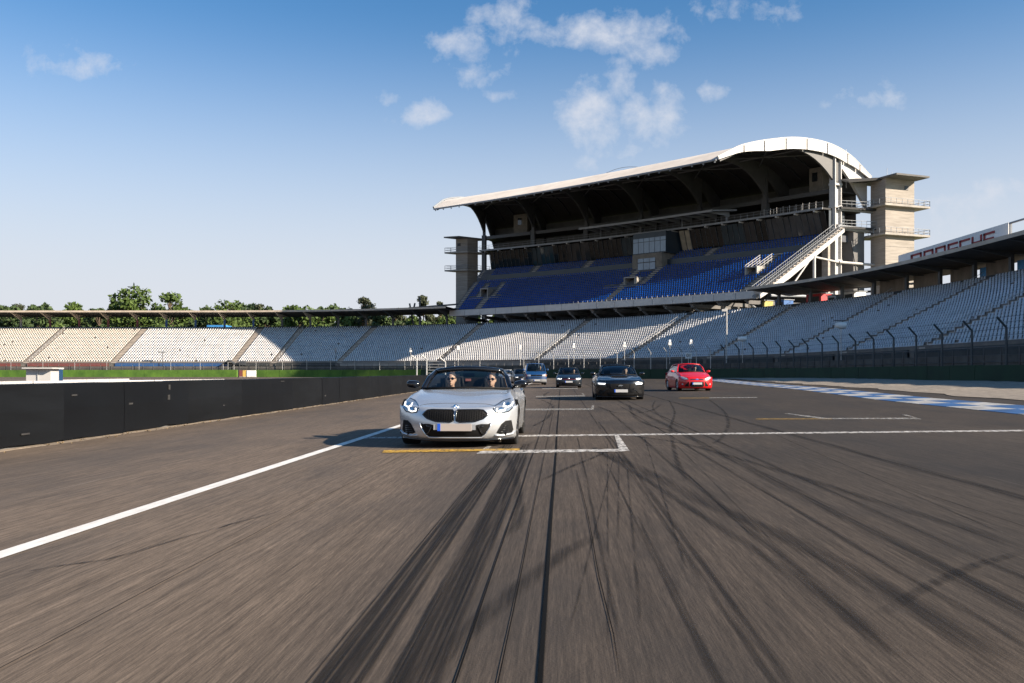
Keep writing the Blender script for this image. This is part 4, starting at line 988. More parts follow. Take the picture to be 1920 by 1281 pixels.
for pts, r_, m_ in (([E(12.6, 23.2, 2.0), E(12.6, 8, 2.0)], .32, 'steel_white'), ([E(12.6, 23.1, 2.0), E(21, 22.7, .6)], .2, 'steel_white'), ([E(21, 22.7, .8), E(30, 22.4, 2.5)], .26, 'steel_white'),
                    ([E(11.6, 22.6, 2.0), E(5.2, 15.5, 2.0)], .17, 'steel_white'), ([E(1.5, 15.3, 2.0), E(14, 15.6, 2.2), E(20, 15.6, 1)], .25, 'steel_grey'), ([E(20.8, 29.6, .5), E(30, 29.2, 2)], .55, 'steel_grey'),
                    ([E(20.8, 33.2, .5), E(30, 33, 2)], .35, 'steel_grey'), ([E(24, 27, 1), E(26.5, 14, 1.5)], .16, 'steel_dark')):
    b = MB(); b.tube(pts, r_, 8); b.build('support_tube', M[m_], main)
for k in range(9):
    h = 12.6 + k * .95; b = MB(); b.bar(Q(1.0, 30, h) + st_a * -1, Q(1.0, 30.0, h) + st_a * 12, .12, .42); b.build('louvre', M['steel_dark'], main)
b = MB(); qbox(b, .985, 1.012, 24.5, 27.5, 12.4, 29, 1); b.build('end_wall', M['concrete_dark'], main)
b = MB(); p = Q(1.0, 17.6, 0) + st_a * .6; b.box((p.x, p.y, 19), (1.2, 1.2, 14), .9); b.build('end_pier', M['concrete_tower'], main)
# glazed end of the lounge floors towards the tower
b = MB(); b.grid([[E(t, HL + .1, .0), E(t, HTOP - .1, .0)] for t in (TL - .6, 23.5)]); b.build('end_glazing', M['dash'], main)
for (h0, h1_) in ((29.3, 29.7), (33.1, 33.5)):
    b = MB(); b.prism([E(20.5, h0, 0), E(31, h0, 0), E(31, h0, 3.5), E(21, h0, 1.2)], (0, 0, h1_ - h0)); lk = b.build('link_bridge', M['ceiling'], main)
    b = MB()
    for hh in (.6, 1.2): b.tube([E(21, h1_ + hh, 1.3), E(30.5, h1_ + hh, 3.5)], .05, 5)
    for k in range(10): f = k / 9; b.tube([E(21 + 9.5 * f, h1_, 1.3 + 2.2 * f), E(21 + 9.5 * f, h1_ + 1.2, 1.3 + 2.2 * f)], .035, 4)
    b.build('bridge_railing', M['steel_grey'], main)
b = MB(); b.prism([E(21, 38.6, 1), E(31.5, 39.4, -1), E(31.5, 39.4, 6), E(22, 38.2, 2)], (0, 0, .3)); b.build('link_roof', M['ceiling'], main)

# ------------------------------------------------------------------ concrete stair towers
def tower(c, u, v, wu, wv, H, lab, bal_h, prot, mast=False):
    """c: nearest corner; u, v: unit directions of the two visible faces"""
    c, u, v = Vector((*c, 0)), Vector((*u, 0)).normalized(), Vector((*v, 0)).normalized()
    t = thing('stair_tower', lab, 'tower', c)
    m_ = c + u * wu / 2 + v * wv / 2
    b = MB(); b.obox(m_ + Vector((0, 0, H / 2)), u * wu / 2, v * wv / 2, Vector((0, 0, H / 2))); b.build('shaft', M['concrete_tower'], t)
    b = MB(); b.obox(m_ + u * (.1) + Vector((0, 0, H + .17)), u * (wu / 2 + .5), v * (wv / 2 + 3.2), Vector((0, 0, .17))); b.build('roof', M['concrete_dark'], t)
    for h in bal_h:
        o0 = c - v * .9 - u * .0; L_ = wu + prot
        b = MB(); b.prism([c - v * 1.15 - u * 1.15, c - v * 1.15 + u * L_, c + v * (wv * .9) + u * L_, c + v * (wv + 4) - u * 1.15], (0, 0, .38)); bl = b.build('balcony', M['concrete'], t)
        loop = [c + v * (wv + 4) - u * 1.1, c - v * 1.1 - u * 1.1, c - v * 1.1 + u * (L_ - .05), c + v * (wv * .85) + u * (L_ - .05)]
        b = MB()
        for hh in (.9, 1.5): b.tube([p + Vector((0, 0, h - bal_h[0] + hh + bal_h[0] - h + .0)) for p in [q + Vector((0, 0, 0)) for q in loop]], .05, 5)
        for p0, p1 in zip(loop, loop[1:]):
            n_ = max(2, int((p1 - p0).length / 1.35))
            for k in range(n_ + 1): p = p0 + (p1 - p0) * k / n_; b.bar(p + Vector((0, 0, .2)), p + Vector((0, 0, 1.5)), .08, .08)
        rl = b.build('balcony_railing', M['steel_grey'], bl)
        bl.location.z += h
    b = MB(); q = c + u * (wu * .72) - v * .04; b.box((q.x, q.y, H - 1.6), (.9, .12, .8), math.atan2(u.y, u.x)); b.build('vent', M['black'], t)
    b = MB()
    for k in range(1, 3): b.obox(c + u * wu / 2 - v * .02 + Vector((0, 0, H * .33 * k)), u * (wu / 2 + .01), v * .01, Vector((0, 0, .02)))
    b.build('casting_joint', M['concrete_dark'], t)
    if mast:
        b = MB(); p = c - u * 4.2 + v * 6; p.z = 38; b.tube([p, p + Vector((0, 0, 7.8))], [.09, .05], 6); b.tube([p + Vector((-.85, 0, 5.3)), p + Vector((.85, 0, 5.3))], .05, 5)
        for dx in (-.85, .85): b.tube([p + Vector((dx, 0, 5.3)), p + Vector((dx, 0, 5.9))], .06, 5)
        b.build('antenna_mast', M['galv'], t)
        for dx, hh in ((.4, 2.0), (1.6, 1.3)): b = MB(); q = c + u * dx; b.tube([(q.x, q.y, H), (q.x, q.y, H + hh)], .04, 5); b.build('antenna', M['galv'], t)
    return t
tower((73.0, 172.), (.934, .357), (-.368, .93), 7.3, 3.9, 39.1, 'sunlit square concrete stair tower right of the blue seats', (27.9, 33.6), 2.9, True)
tower((-11.9, 235.), (-.93, .36), (.80, .6), 3.4, 3.4, 36.9, 'grey concrete stair tower left of the blue seats', (28.2, 33.0), 2.3)
# bare steel frame between the canopy and the left tower
fs = thing('steel_frame', 'dark open steel frame above the canopy left of the concrete tower', 'frame', at_px(815, 222))
for (x0, z0), (x1, z1) in (((766, 17.6), (860, 18.6)), ((778, 18.9), (775, 16.9)), ((787, 20.4), (787, 12)), ((768, 18.8), (776, 12.6)), ((855, 17.3), (790, 16.9))):
    b = MB(); p, q = at_px(x0, 226, z0), at_px(x1, 226, z1); b.bar(p, q, .35, .4); b.build('beam', M['steel_dark'], fs)

# ------------------------------------------------------------------ sign on the right canopy, railing beyond it
sgA, sgB = Vector((57.0, 129.9, 0)), Vector((57.0, 101.1, 0))
sign = thing('advertising_sign', 'long white sign with red letters PORSCHE on the right canopy', 'sign', (sgA + sgB) / 2)
d_ = (sgB - sgA); ln = d_.length; d_.normalize(); nf = Vector((-1, 0, 0))
b = MB(); b.obox((sgA + sgB) / 2 + Vector((.1, 0, 17.2)), d_ * (ln / 2), nf * .08, Vector((0, 0, 1.15))); b.build('board', M['white_paint'], sign)
for k in range(8): p = sgA + d_ * (ln * (k + .5) / 8); MB().bar(p + Vector((.35, 0, 15.6)), p + Vector((.35, 0, 18.1)), .12, .12).build('strut', M['steel_grey'], sign)
M['sign_red'] = material('sign_red', (.30, .015, .02), .5, var=.1)
LW, LH, SW = 2.75, 1.62, .36
glyph = {'P': [(0, 0, .16, 1), (0, .84, 1, 1), (.86, .42, 1, 1), (0, .30, 1, .46)], 'O': [(0, .0, .15, 1), (.85, 0, 1, 1), (0, .84, 1, 1), (0, 0, 1, .16)], 'R': [(0, 0, .16, 1), (0, .84, 1, 1), (.86, .42, 1, 1), (0, .34, 1, .5), (.82, 0, .98, .36)],
         'S': [(0, .84, 1, 1), (0, .42, .15, 1), (0, .42, 1, .58), (.85, 0, 1, .58), (0, 0, 1, .16)], 'C': [(0, .84, 1, 1), (0, 0, .15, 1), (0, 0, 1, .16)], 'H': [(0, 0, .15, 1), (.85, 0, 1, 1), (0, .42, 1, .58)], 'E': [(0, .84, 1, 1), (0, 0, .15, 1), (0, .42, .92, .58), (0, 0, 1, .16)]}
for ch, (xa, xb) in zip('PORSCHE', ((1707, 1727), (1731, 1749), (1753, 1772), (1776, 1795), (1798, 1817.5), (1821, 1840), (1843, 1864))):
    ya, yb = 56.9 * FPX / (xa - CX), 56.9 * FPX / (xb - CX)
    b = MB()
    for (u0, v0, u1, v1_) in glyph[ch]:
        y0, y1 = ya + (yb - ya) * u0, ya + (yb - ya) * u1
        z0, z1 = 16.25 + LH * v0, 16.25 + LH * v1_; ch_ = .12 if u1 - u0 > .5 and v0 > .7 else 0
        pts = [(56.97, y0, z0), (56.97, y0, z1 - ch_), (56.97, y0 + math.copysign(ch_, y1 - y0), z1), (56.97, y1 - math.copysign(ch_, y1 - y0), z1), (56.97, y1, z1 - ch_), (56.97, y1, z0)] if ch in 'POR' and ch_ else [(56.97, y0, z0), (56.97, y0, z1), (56.97, y1, z1), (56.97, y1, z0)]
        b.prism(pts, (-.05, 0, 0))
    b.build('letter', M['sign_red'], sign)
rr = thing('roof_railing', 'steel railing on the right canopy beside the white sign', 'railing', (57, 97, 15.8))
b = MB(); b.tube([(57, 100.8, 18.2), (57, 60, 18.2)], .12, 6); b.build('rail', M['steel_grey'], rr)
for y in np.arange(100.6, 60, -4.6): MB().bar((57, y, 15.6), (57, y, 18.2), .25, .2).build('rail_post', M['steel_grey'], rr)
# things on the concourse behind the right seats
def stall(px, s_d, w, h, m_, lab, cat, nm):
    p = B(s_px(px, s_d), s_d, ZT); a = Bt(s_px(px, s_d)); t = thing(nm, lab, cat, p)
    nb = Vector((-a.y, a.x, 0)); b = MB(); b.obox(p + Vector((0, 0, h / 2)), a * w / 2, nb * 1.2, Vector((0, 0, h / 2))); b.build('body', M[m_], t)
    b = MB(); b.obox(p + Vector((0, 0, h + .06)), a * (w / 2 + .15), nb * 1.4, Vector((0, 0, .06))); b.build('roof', M['steel_grey'], t)
    b = MB(); b.obox(p - nb * 1.215 + Vector((0, 0, h * .62)), a * w * .36, nb * .012, Vector((0, 0, h * .2))); b.build('hatch', M['dark_paint'], t)
M['stall_red'] = material('red_stall', (.5, .02, .025), .5); M['stall_blue'] = material('blue_container', (.02, .10, .30), .5); M['stall_yellow'] = material('yellow_green_stall', (.42, .36, .10), .6, var=.4, scale=1.2)
stall(1535, 6.5, 3.6, 2.4, 'stall_red', 'red food stall behind the top row of seats', 'stall', 'food_stall')
stall(1470, 7.0, 2.2, 2.0, 'stall_blue', 'small blue container under the right canopy', 'container', 'container')
stall(1428, 8.0, 3.4, 2.3, 'stall_yellow', 'yellow and green stall in the dark below the blue seats', 'stall', 'food_stall')
stall(1570, 5.0, 2.0, 1.6, 'pane_blue', 'pale blue cabinet right of the red food stall', 'cabinet', 'cabinet')
stall(1602, 6.0, 2.6, 2.0, 'white_paint', 'pale kiosk behind the top row near the concrete tower', 'kiosk', 'kiosk')
# ------------------------------------------------------------------ trees beyond the stands
def leaf_mat(name, c, c2):
    m = material(name, c, .75, var=.3, scale=.35, col2=c2); b = m.node_tree.nodes['Principled BSDF']
    b.inputs['Subsurface Weight'].default_value = 0; return m
M['leaf'] = leaf_mat('broad_leaf', (.045, .085, .012), (.085, .135, .02)); M['leaf_dark'] = leaf_mat('dark_leaf', (.03, .055, .012), (.05, .085, .02))
M['pine'] = leaf_mat('pine_needles', (.035, .048, .02), (.065, .075, .032)); M['bark'] = material('bark', (.12, .085, .06), .95, var=.3, scale=2)
M['pine_bark'] = material('pine_bark', (.22, .12, .07), .95, var=.3, scale=2)
def crown(kind, seed, Wd, H):
    """leaf clumps spread through lobes; metres, origin at the foot"""
    r = np.random.default_rng(seed); lobes = []
    if kind == 'broad':
        n = int(14 + Wd * 1.1); z0 = H * .14
        for i in range(n):
            a = r.uniform(0, 6.28); f = r.uniform(0, 1); hgt = z0 + (H - z0) * (f ** .8) * .93; prof = (math.sin(math.pi * (.16 + .80 * f)) ** .7)
            rad = Wd * .40 * prof * math.sqrt(r.uniform(.05, 1)); R_ = Wd * r.uniform(.11, .19) * (1.1 - .35 * f)
            lobes.append((math.cos(a) * rad, math.sin(a) * rad, min(hgt, H - R_ * .8), R_))
        nl, sz, flat = 3600, .52, .85
    else:
        for i in range(11):
            a = r.uniform(0, 6.28); f = r.uniform(0, 1); hgt = H * (.66 + .31 * f); rad = Wd * .36 * (1.05 - .7 * f) * r.uniform(.3, 1); R_ = Wd * r.uniform(.12, .2)
            lobes.append((math.cos(a) * rad, math.sin(a) * rad, min(hgt, H - R_ * .6), R_))
        nl, sz, flat = 1500, .34, .6
    lb = np.array(lobes); pick = r.choice(len(lobes), nl, p=lb[:, 3] ** 2 / (lb[:, 3] ** 2).sum())
    d = r.normal(size=(nl, 3)); d /= np.linalg.norm(d, axis=1)[:, None]; rr_ = r.uniform(.3, 1.0, nl) ** .45 * r.uniform(.88, 1.2, nl)
    P_ = lb[pick, :3] + d * (lb[pick, 3] * rr_)[:, None] * np.array([1, 1, flat])
    a = r.normal(size=(nl, 3)); a /= np.linalg.norm(a, axis=1)[:, None]; b_ = np.cross(a, d + .35 * r.normal(size=(nl, 3))); b_ /= np.linalg.norm(b_, axis=1)[:, None]
    s_ = sz * r.uniform(.55, 1.4, nl)
    Vt = np.stack([P_ - a * s_[:, None], P_ - b_ * (s_ * .65)[:, None], P_ + a * s_[:, None], P_ + b_ * (s_ * .65)[:, None]], 1)
    return Vt.reshape(-1, 3), np.arange(nl * 4).reshape(-1, 4), lobes
_seed = [100]
def tree(px, Y, top_py, width_px, kind, var, lab, m_='leaf', rot=0.0):
    base = at_px(px, Y, 0); H = EYE + (HY - top_py) * Y / FPX; Wd = width_px * Y / FPX * 1.42; _seed[0] += 1
    t = thing('pine_tree' if kind == 'pine' else 'broadleaf_tree', lab, 'tree', base)
    V, F, lobes = crown(kind, _seed[0], Wd, H); link('crown', mesh_np('crown', V, F, M[m_]), t, base)
    b = MB(); r0 = max(.2, H * .014)
    b.tube([base - Vector((0, 0, .2)), base + Vector((.1, 0, H * .35)), base + Vector((-.1, .1, H * .65)), base + Vector((.1, 0, H * .92))], [r0, r0 * .8, r0 * .5, r0 * .12], 7)
    for x, y, z, r_ in lobes:
        p = base + Vector((x, y, z)); q = base + Vector((0, 0, max(.2 * H, z - .16 * H)))
        b.tube([q, q.lerp(p, .5) + Vector((0, 0, .02 * H)), p], [r0 * .34, r0 * .22, r0 * .08], 5)
    b.build('trunk', M['pine_bark' if kind == 'pine' else 'bark'], t)
broad = [(232, 268, 541, 66, 0, 'leaf', 'left shoulder of the tall broadleaf clump above the left canopy'), (268, 272, 533, 78, 1, 'leaf', 'tallest broadleaf tree standing above the left canopy'), (318, 266, 547, 76, 2, 'leaf', 'broad green tree right of the tallest tree above the left canopy'),
         (136, 275, 568, 62, 3, 'leaf', 'low green crown left of the tall clump'), (70, 285, 573, 52, 0, 'leaf_dark', 'low dark crown second from the left edge'), (14, 290, 572, 60, 1, 'leaf_dark', 'low dark crown at the left edge of the picture'),
         (186, 300, 568, 44, 2, 'leaf_dark', 'brownish crown between the low green crown and the tall clump'), (384, 285, 570, 60, 3, 'leaf_dark', 'loose crown right of the tall clump'), (428, 280, 563, 84, 0, 'leaf', 'wide green crown in the middle of the left canopy'),
         (560, 270, 570, 62, 1, 'leaf', 'green crown above the canopy over the railed stairs'), (604, 278, 571, 54, 2, 'leaf', 'green crown right of the railed stairs'), (500, 282, 572, 44, 3, 'leaf_dark', 'small crown right of the wide green crown'),
         (650, 262, 576, 60, 0, 'leaf', 'low green tree under the canopy left of the dark pine'), (720, 260, 585, 66, 1, 'leaf_dark', 'low leafy tree seen under the canopy right of the dark pine'), (838, 256, 594, 50, 2, 'leaf', 'small green tree below the left end of the blue stand'),
         (925, 258, 585, 36, 3, 'leaf', 'green tree seen through the gap under the blue stand'), (340, 300, 592, 60, 1, 'leaf', 'leafy tree seen under the canopy beneath the tall clump'), (470, 296, 590, 66, 2, 'leaf', 'leafy tree seen under the canopy beside the blue roof'),
         (100, 300, 590, 70, 3, 'leaf_dark', 'leafy tree seen under the canopy at far left'), (215, 305, 588, 64, 0, 'leaf', 'leafy tree under the canopy left of the tallest tree'), (535, 300, 588, 50, 1, 'leaf', 'leafy tree under the canopy left of the railed stairs'), (775, 262, 590, 56, 3, 'leaf', 'low tree seen under the canopy near the steel frame')]
for px, Y, tp, w, v, m_, lab in broad: tree(px, Y, tp, w, 'broad', v, lab, m_, random.uniform(0, 6.28))
for px, Y, tp, w, v, lab in ((680, 262, 554, 52, 0, 'tall dark pine standing clear above the canopy'), (794, 268, 554, 34, 1, 'slim pine left of the concrete tower'), (825, 272, 562, 26, 2, 'small pine crown touching the left concrete tower'), (486, 300, 569, 30, 2, 'small pine right of the wide green crown'),
                          (455, 310, 566, 34, 1, 'pine crown behind the wide green crown'), (30, 310, 570, 36, 0, 'small pine near the left edge of the picture'), (742, 275, 578, 36, 1, 'low pine between the two dark pines')):
    tree(px, Y, tp, w, 'pine', v, lab, 'pine', random.uniform(0, 6.28))
# blue-edged roof of a building seen under the left canopy
c = at_px(412, 262, 0); hb = thing('service_building', 'dark low building with blue roof edge seen under the left canopy', 'building', c)
MB().box(c + Vector((0, 0, 7.2)), (5.2, 5, 14.4)).build('wall', M['steel_grey'], hb); MB().box(c + Vector((0, -.2, 14.7)), (5.6, 5.6, .6)).build('roof', M['gap_blue'], hb)
b = MB(); b.box(c + Vector((2.5, -2.7, 13.4)), (.3, .3, 2.4)); b.build('downpipe', M['white_paint'], hb)

# the far wood behind the left stand, one mass of leaves
r = np.random.default_rng(5); nl = 30000
px_ = r.uniform(-60, 900, nl); Yw = r.uniform(300, 345, nl)
topv = 583 - 7 * np.sin(px_ * .031) - 6 * np.sin(px_ * .083 + 1) - 4 * np.sin(px_ * .21 + 2) + np.where(px_ > 640, 12, 0)
py_ = topv + (640 - topv) * r.uniform(0, 1, nl) ** 1.3 + r.normal(0, 1.5, nl)
P_ = np.stack([(px_ - CX) / FPX * Yw, Yw, EYE + (HY - py_) * Yw / FPX], 1)
a = r.normal(size=(nl, 3)); a /= np.linalg.norm(a, axis=1)[:, None]; b_ = np.cross(a, r.normal(size=(nl, 3))); b_ /= np.linalg.norm(b_, axis=1)[:, None]; s_ = r.uniform(.45, 1.0, nl)[:, None]
V = np.stack([P_ - a * s_, P_ - b_ * s_ * .65, P_ + a * s_, P_ + b_ * s_ * .65], 1).reshape(-1, 3)
o = link('woodland', mesh_np('woodland', V, np.arange(nl * 4).reshape(-1, 4), M['leaf_dark'])); tag(o, 'dense far wood seen behind and under the left canopy', 'wood', kind='stuff')
# ------------------------------------------------------------------ cars
def paint(name, col, metal=.0, rough=.35, flake=.0):
    m = material(name, col, rough, metal, var=.04, scale=3, coat=.7); m.node_tree.nodes['Principled BSDF'].inputs['Coat Roughness'].default_value = .03
    return m
M['silver'] = paint('silver_paint', (.60, .62, .64), .62, .26); M['blackpaint'] = paint('black_paint', (.003, .0035, .0045), .0, .25); M['red_car'] = paint('red_paint_car', (.52, .004, .008), .0, .35)
M['navy'] = paint('dark_blue_grey_paint', (.008, .014, .022), .2, .3); M['vanblue'] = paint('blue_van_paint', (.004, .042, .135), .0, .4); M['anthracite'] = paint('anthracite_paint', (.02, .025, .032), .4, .3)
M['gloss_black'] = material('gloss_black', (.006, .006, .007), .12, var=.1, coat=.5); M['matt_black'] = material('matt_black', (.005, .005, .0055), .7, var=.2, scale=8, spec=.25)
M['softtop'] = material('black_soft_top', (.010, .011, .014), .9, var=.2, scale=20, bump=.1, bscale=120); M['tyre'] = material('tyre_rubber', (.012, .012, .012), .8, var=.2, scale=12)
M['alloy'] = material('alloy_wheel', (.45, .46, .48), .3, .8, var=.1); M['alloy_dark'] = material('dark_alloy_wheel', (.05, .05, .055), .35, .6, var=.1)
M['chrome'] = material('chrome', (.7, .7, .7), .12, 1.0, var=.05); M['lamp'] = material('headlamp_glass', (.30, .33, .36), .08, .5, var=.4, scale=14, coat=1)
M['drl'] = material('lit_daytime_lamp', (.9, .9, .9), .3, emit=(1, .97, .9), estr=.85); M['drl_dim'] = material('headlamp_reflector', (.5, .52, .55), .2, .3, var=.4, scale=20)
M['plate'] = material('number_plate', (.40, .355, .33), .5, var=.02); M['plate_white'] = material('white_number_plate', (.48, .48, .48), .5, var=.02); M['plate_blue'] = material('plate_blue', (.01, .09, .55), .5, var=.02)
M['amber'] = material('amber_lens', (.65, .22, .02), .2); M['redlens'] = material('red_lens', (.5, .02, .02), .2); M['interior'] = material('dark_interior', (.012, .013, .015), .7, var=.2, scale=6)
M['bumper_grey'] = material('grey_bumper_plastic', (.16, .165, .17), .6, var=.1); M['emblem_blue'] = material('emblem_blue', (.03, .20, .55), .2); M['red_trim'] = material('red_trim', (.45, .01, .01), .3)

NF = [0, .25, .5, .72, .86, .94, .98, 1.0, 1.0]; NY = [0, .022, .13, .37, .62, .81, .93, 1.03, 1.14]
def Nn(yc, zc, zs, hw, dep): return [(hw * f, yc + dep * g_, zc + (zs - zc) * f) for f, g_ in zip(NF, NY)]
HU_ = [0, .3, .58, .82, 1.0]
def Hh(yc, zc, xs, ys, zs, xw, zw, zb=.17, bulge=0.0, xb=None, zl=None, xl=None):
    xl = xl or xw; zl = zl or (zw * .5 + zb * .5); xb = xb or xw - .03
    top = [(xs * u, yc + (ys - yc) * u ** 2, zc + (zs - zc) * u ** 2.4 + bulge * math.sin(math.pi * u) * (1 if u > .3 else .3)) for u in HU_]
    return top + [(xw, ys, zw), (xl, ys, zl), (xb, ys, zb), (xb - .15, ys, zb - .04)]
def dense(ctrl, k):
    """Catmull-Rom along both directions, k samples a span"""
    def cr(A):                                     # along axis 0, A: n x m x 3
        n = len(A); out = []
        for i in range(n - 1):
            p0 = A[i - 1] if i > 0 else 2 * A[0] - A[1]; p3 = A[i + 2] if i + 2 < n else 2 * A[-1] - A[-2]; p1, p2 = A[i], A[i + 1]
            for j in range(k):
                t = j / k; out.append(.5 * (2 * p1 + (p2 - p0) * t + (2 * p0 - 5 * p1 + 4 * p2 - p3) * t * t + (3 * p1 - p0 - 3 * p2 + p3) * t ** 3))
        out.append(A[-1]); return np.array(out)
    A = cr(np.array(ctrl, float)); B_ = cr(A.transpose(1, 0, 2)).transpose(1, 0, 2); B_[:, 0, 0] = 0; return B_
class Car:
    def __init__(s, name, label, cat, X, Y, yaw, mats, stations, opening, wheels, wr, ww, k=7, dark_below=.13):
        """local frame: x to the picture's right, y backwards from the nose, z up"""
        s.root = thing(name, label, cat, (X, Y, gz(X, Y)), local=True, rz=yaw); s.m = mats
        D = dense(stations, k); nv, nu = D.shape[:2]; s.D = D
        y0, y1, umax = opening
        verts = []; idx = {}
        for sg in (1, -1):
            for i in range(nv):
                for j in range(nu):
                    if j == 0 and sg == -1: idx[sg, i, j] = idx[1, i, j]; continue
                    idx[sg, i, j] = len(verts); verts.append([D[i, j, 0] * sg, D[i, j, 1], D[i, j, 2]])
        verts = np.array(verts); faces = []; mi = []
        ra = wr + .045
        def inwheel(c): return any((c[1] - wy) ** 2 + (c[2] - wr) ** 2 < ra ** 2 for wy in wheels) and abs(c[0]) > .45
        for sg in (1, -1):
            for i in range(nv - 1):
                for j in range(nu - 1):
                    q = [idx[sg, i, j], idx[sg, i, j + 1], idx[sg, i + 1, j + 1], idx[sg, i + 1, j]]
                    if sg == -1: q = q[::-1]
                    c = verts[q].mean(axis=0)
                    if y0 < c[1] < y1 and j < umax * k: continue
                    if inwheel(c): continue
                    faces.append(q); mi.append(1 if c[2] < dark_below else 0)
        used = {}
        for q in faces:
            for a, b in zip(q, q[1:] + q[:1]): e = (min(a, b), max(a, b)); used[e] = used.get(e, 0) + 1
        for e, n in used.items():                   # pull the ragged rim of each wheel arch onto its circle
            if n == 1:
                for v in e:
                    for wy in wheels:
                        dy, dz = verts[v, 1] - wy, verts[v, 2] - wr; r_ = math.hypot(dy, dz)
                        if abs(r_ - ra) < .06 and abs(verts[v, 0]) > .45 and dz > -wr + .1: verts[v, 1] = wy + dy * ra / r_; verts[v, 2] = wr + dz * ra / r_
        me = bpy.data.meshes.new('body'); me.from_pydata([tuple(v) for v in verts], [], faces); me.materials.append(mats['paint']); me.materials.append(M['matt_black'])
        me.polygons.foreach_set('material_index', mi); me.polygons.foreach_set('use_smooth', [True] * len(faces)); me.update()
        s.body = link('body', me, s.root); s.bvh = BVHTree.FromPolygons([tuple(v) for v in verts], faces)
        mn = verts.min(axis=0); mx = verts.max(axis=0); s.len = mx[1]
        # floor pan and inner tub
        b = MB(); hw = .62; b.box((0, (wheels[0] + wheels[1]) / 2, .22), (2 * hw + .3, mx[1] - .7, .06)); b.build('floor_pan', M['matt_black'], s.root)
        b = MB(); b.box((0, y0 + .1, .52), (1.35, .06, .6)); b.box((0, y1 - .05, .55), (1.35, .06, .6)); b.build('bulkhead', M['interior'], s.root)
        for wy in wheels:
            for sg in (-1, 1):
                cx = sg * (mx[0] - ww / 2 - .025)
                w = MB(); w.lathe((cx, wy, wr), (1, 0, 0), ((wr * .62, -ww / 2 + .02), (wr * .93, -ww / 2), (wr * .985, -ww / 2 + .02), (wr, -ww * .3), (wr, ww * .3), (wr * .985, ww / 2 - .02), (wr * .93, ww / 2), (wr * .62, ww / 2 - .02)), 36)
                wo = w.build('wheel', M['tyre'], s.root, True)
                b = MB(); b.lathe((cx, wy, wr), (1, 0, 0), ((wr * .66, -ww * .4), (wr * .66, ww * .42), (wr * .62, ww * .45), (wr * .60, ww * .3), (wr * .60, -ww * .4)), 30)
                f = sg * ww * .40
                for q in range(10):
                    a = 2 * math.pi * q / 10; b.bar((cx + f, wy + .04 * math.cos(a), wr + .04 * math.sin(a)), (cx + f, wy + wr * .61 * math.cos(a), wr + wr * .61 * math.sin(a)), .035, .045, (1, 0, 0))
                b.lathe((cx + f, wy, wr), (sg, 0, 0), ((.001, .03), (.05, .025), (.06, 0)), 12); b.build('rim', mats.get('rim', M['alloy']), wo, True)
                b = MB(); b.lathe((cx, wy, wr), (1, 0, 0), ((wr * .5, sg * .0), (.05, sg * .01)), 20); b.build('brake_disc', M['steel_grey'], wo)
                # dark liner behind the arch
                b = MB(); aa = np.linspace(-.35, math.pi + .35, 16); b.grid([[(sg * (mx[0] - .03), wy + (ra + .015) * math.cos(a), wr + (ra + .015) * math.sin(a)), (sg * .5, wy + (ra + .015) * math.cos(a), wr + (ra + .015) * math.sin(a))] for a in aa]); b.build('wheel_arch_liner', M['matt_black'], s.root)
    def hit(s, x, z):
        h = s.bvh.ray_cast(Vector((x, -3, z)), Vector((0, 1, 0)))
        return h[0].y if h[0] is not None else None
    def front(s, name, poly, mat_, off=.006, res=.03, parent=None, thick=0.0, smooth_=True):
        """a piece drawn in the front view (x, z) and laid onto the body"""
        bp = []
        for (x0, z0), (x1, z1) in zip(poly, poly[1:] + poly[:1]):
            n = max(1, int(math.hypot(x1 - x0, z1 - z0) / res))
            bp += [(x0 + (x1 - x0) * q / n, z0 + (z1 - z0) * q / n) for q in range(n)]
        xs_, zs_ = [p[0] for p in bp], [p[1] for p in bp]; pts = [Vector(p) for p in bp]; nb = len(bp)
        def inside(x, z):
            c = False; j = nb - 1
            for i in range(nb):
                if (bp[i][1] > z) != (bp[j][1] > z) and x < (bp[j][0] - bp[i][0]) * (z - bp[i][1]) / (bp[j][1] - bp[i][1]) + bp[i][0]: c = not c
                j = i
            return c
        for x in np.arange(min(xs_), max(xs_), res):
            for z in np.arange(min(zs_), max(zs_), res):
                if inside(x, z) and min((x - a[0]) ** 2 + (z - a[1]) ** 2 for a in bp) > (res * .45) ** 2: pts.append(Vector((x, z)))
        v2, _, f2, *_r = delaunay_2d_cdt(pts, [(i, (i + 1) % nb) for i in range(nb)], [], 1, 1e-5)
        ys_ = [s.hit(v.x, v.y) for v in v2]; good = [y for y in ys_ if y is not None]; dflt = max(good) if good else .1
        b = MB(); b.add([(v.x, (y if y is not None else dflt) - off, v.y) for v, y in zip(v2, ys_)], [tuple(f) for f in f2])
        return b.build(name, mat_, parent or s.root, smooth_)
    def both(s, name, poly, mat_, **kw):
        return [s.front(name, [(x * sg, z) for x, z in poly], mat_, **kw) for sg in (1, -1)]
    def line(s, name, pts, r_, mat_, off=.004, parent=None, closed=False):
        P_ = []
        pts2 = pts + [pts[0]] if closed else pts
        for (x0, z0), (x1, z1) in zip(pts2, pts2[1:]):
            n = max(1, int(math.hypot(x1 - x0, z1 - z0) / .04))
            for q in range(n): P_.append((x0 + (x1 - x0) * q / n, z0 + (z1 - z0) * q / n))
        P_.append(pts2[-1]); out = []; last = .2
        for x, z in P_: y = s.hit(x, z); last = y if y is not None else last; out.append((x, last - off, z))
        b = MB(); b.tube(out, r_, 6); return b.build(name, mat_, parent or s.root, True)
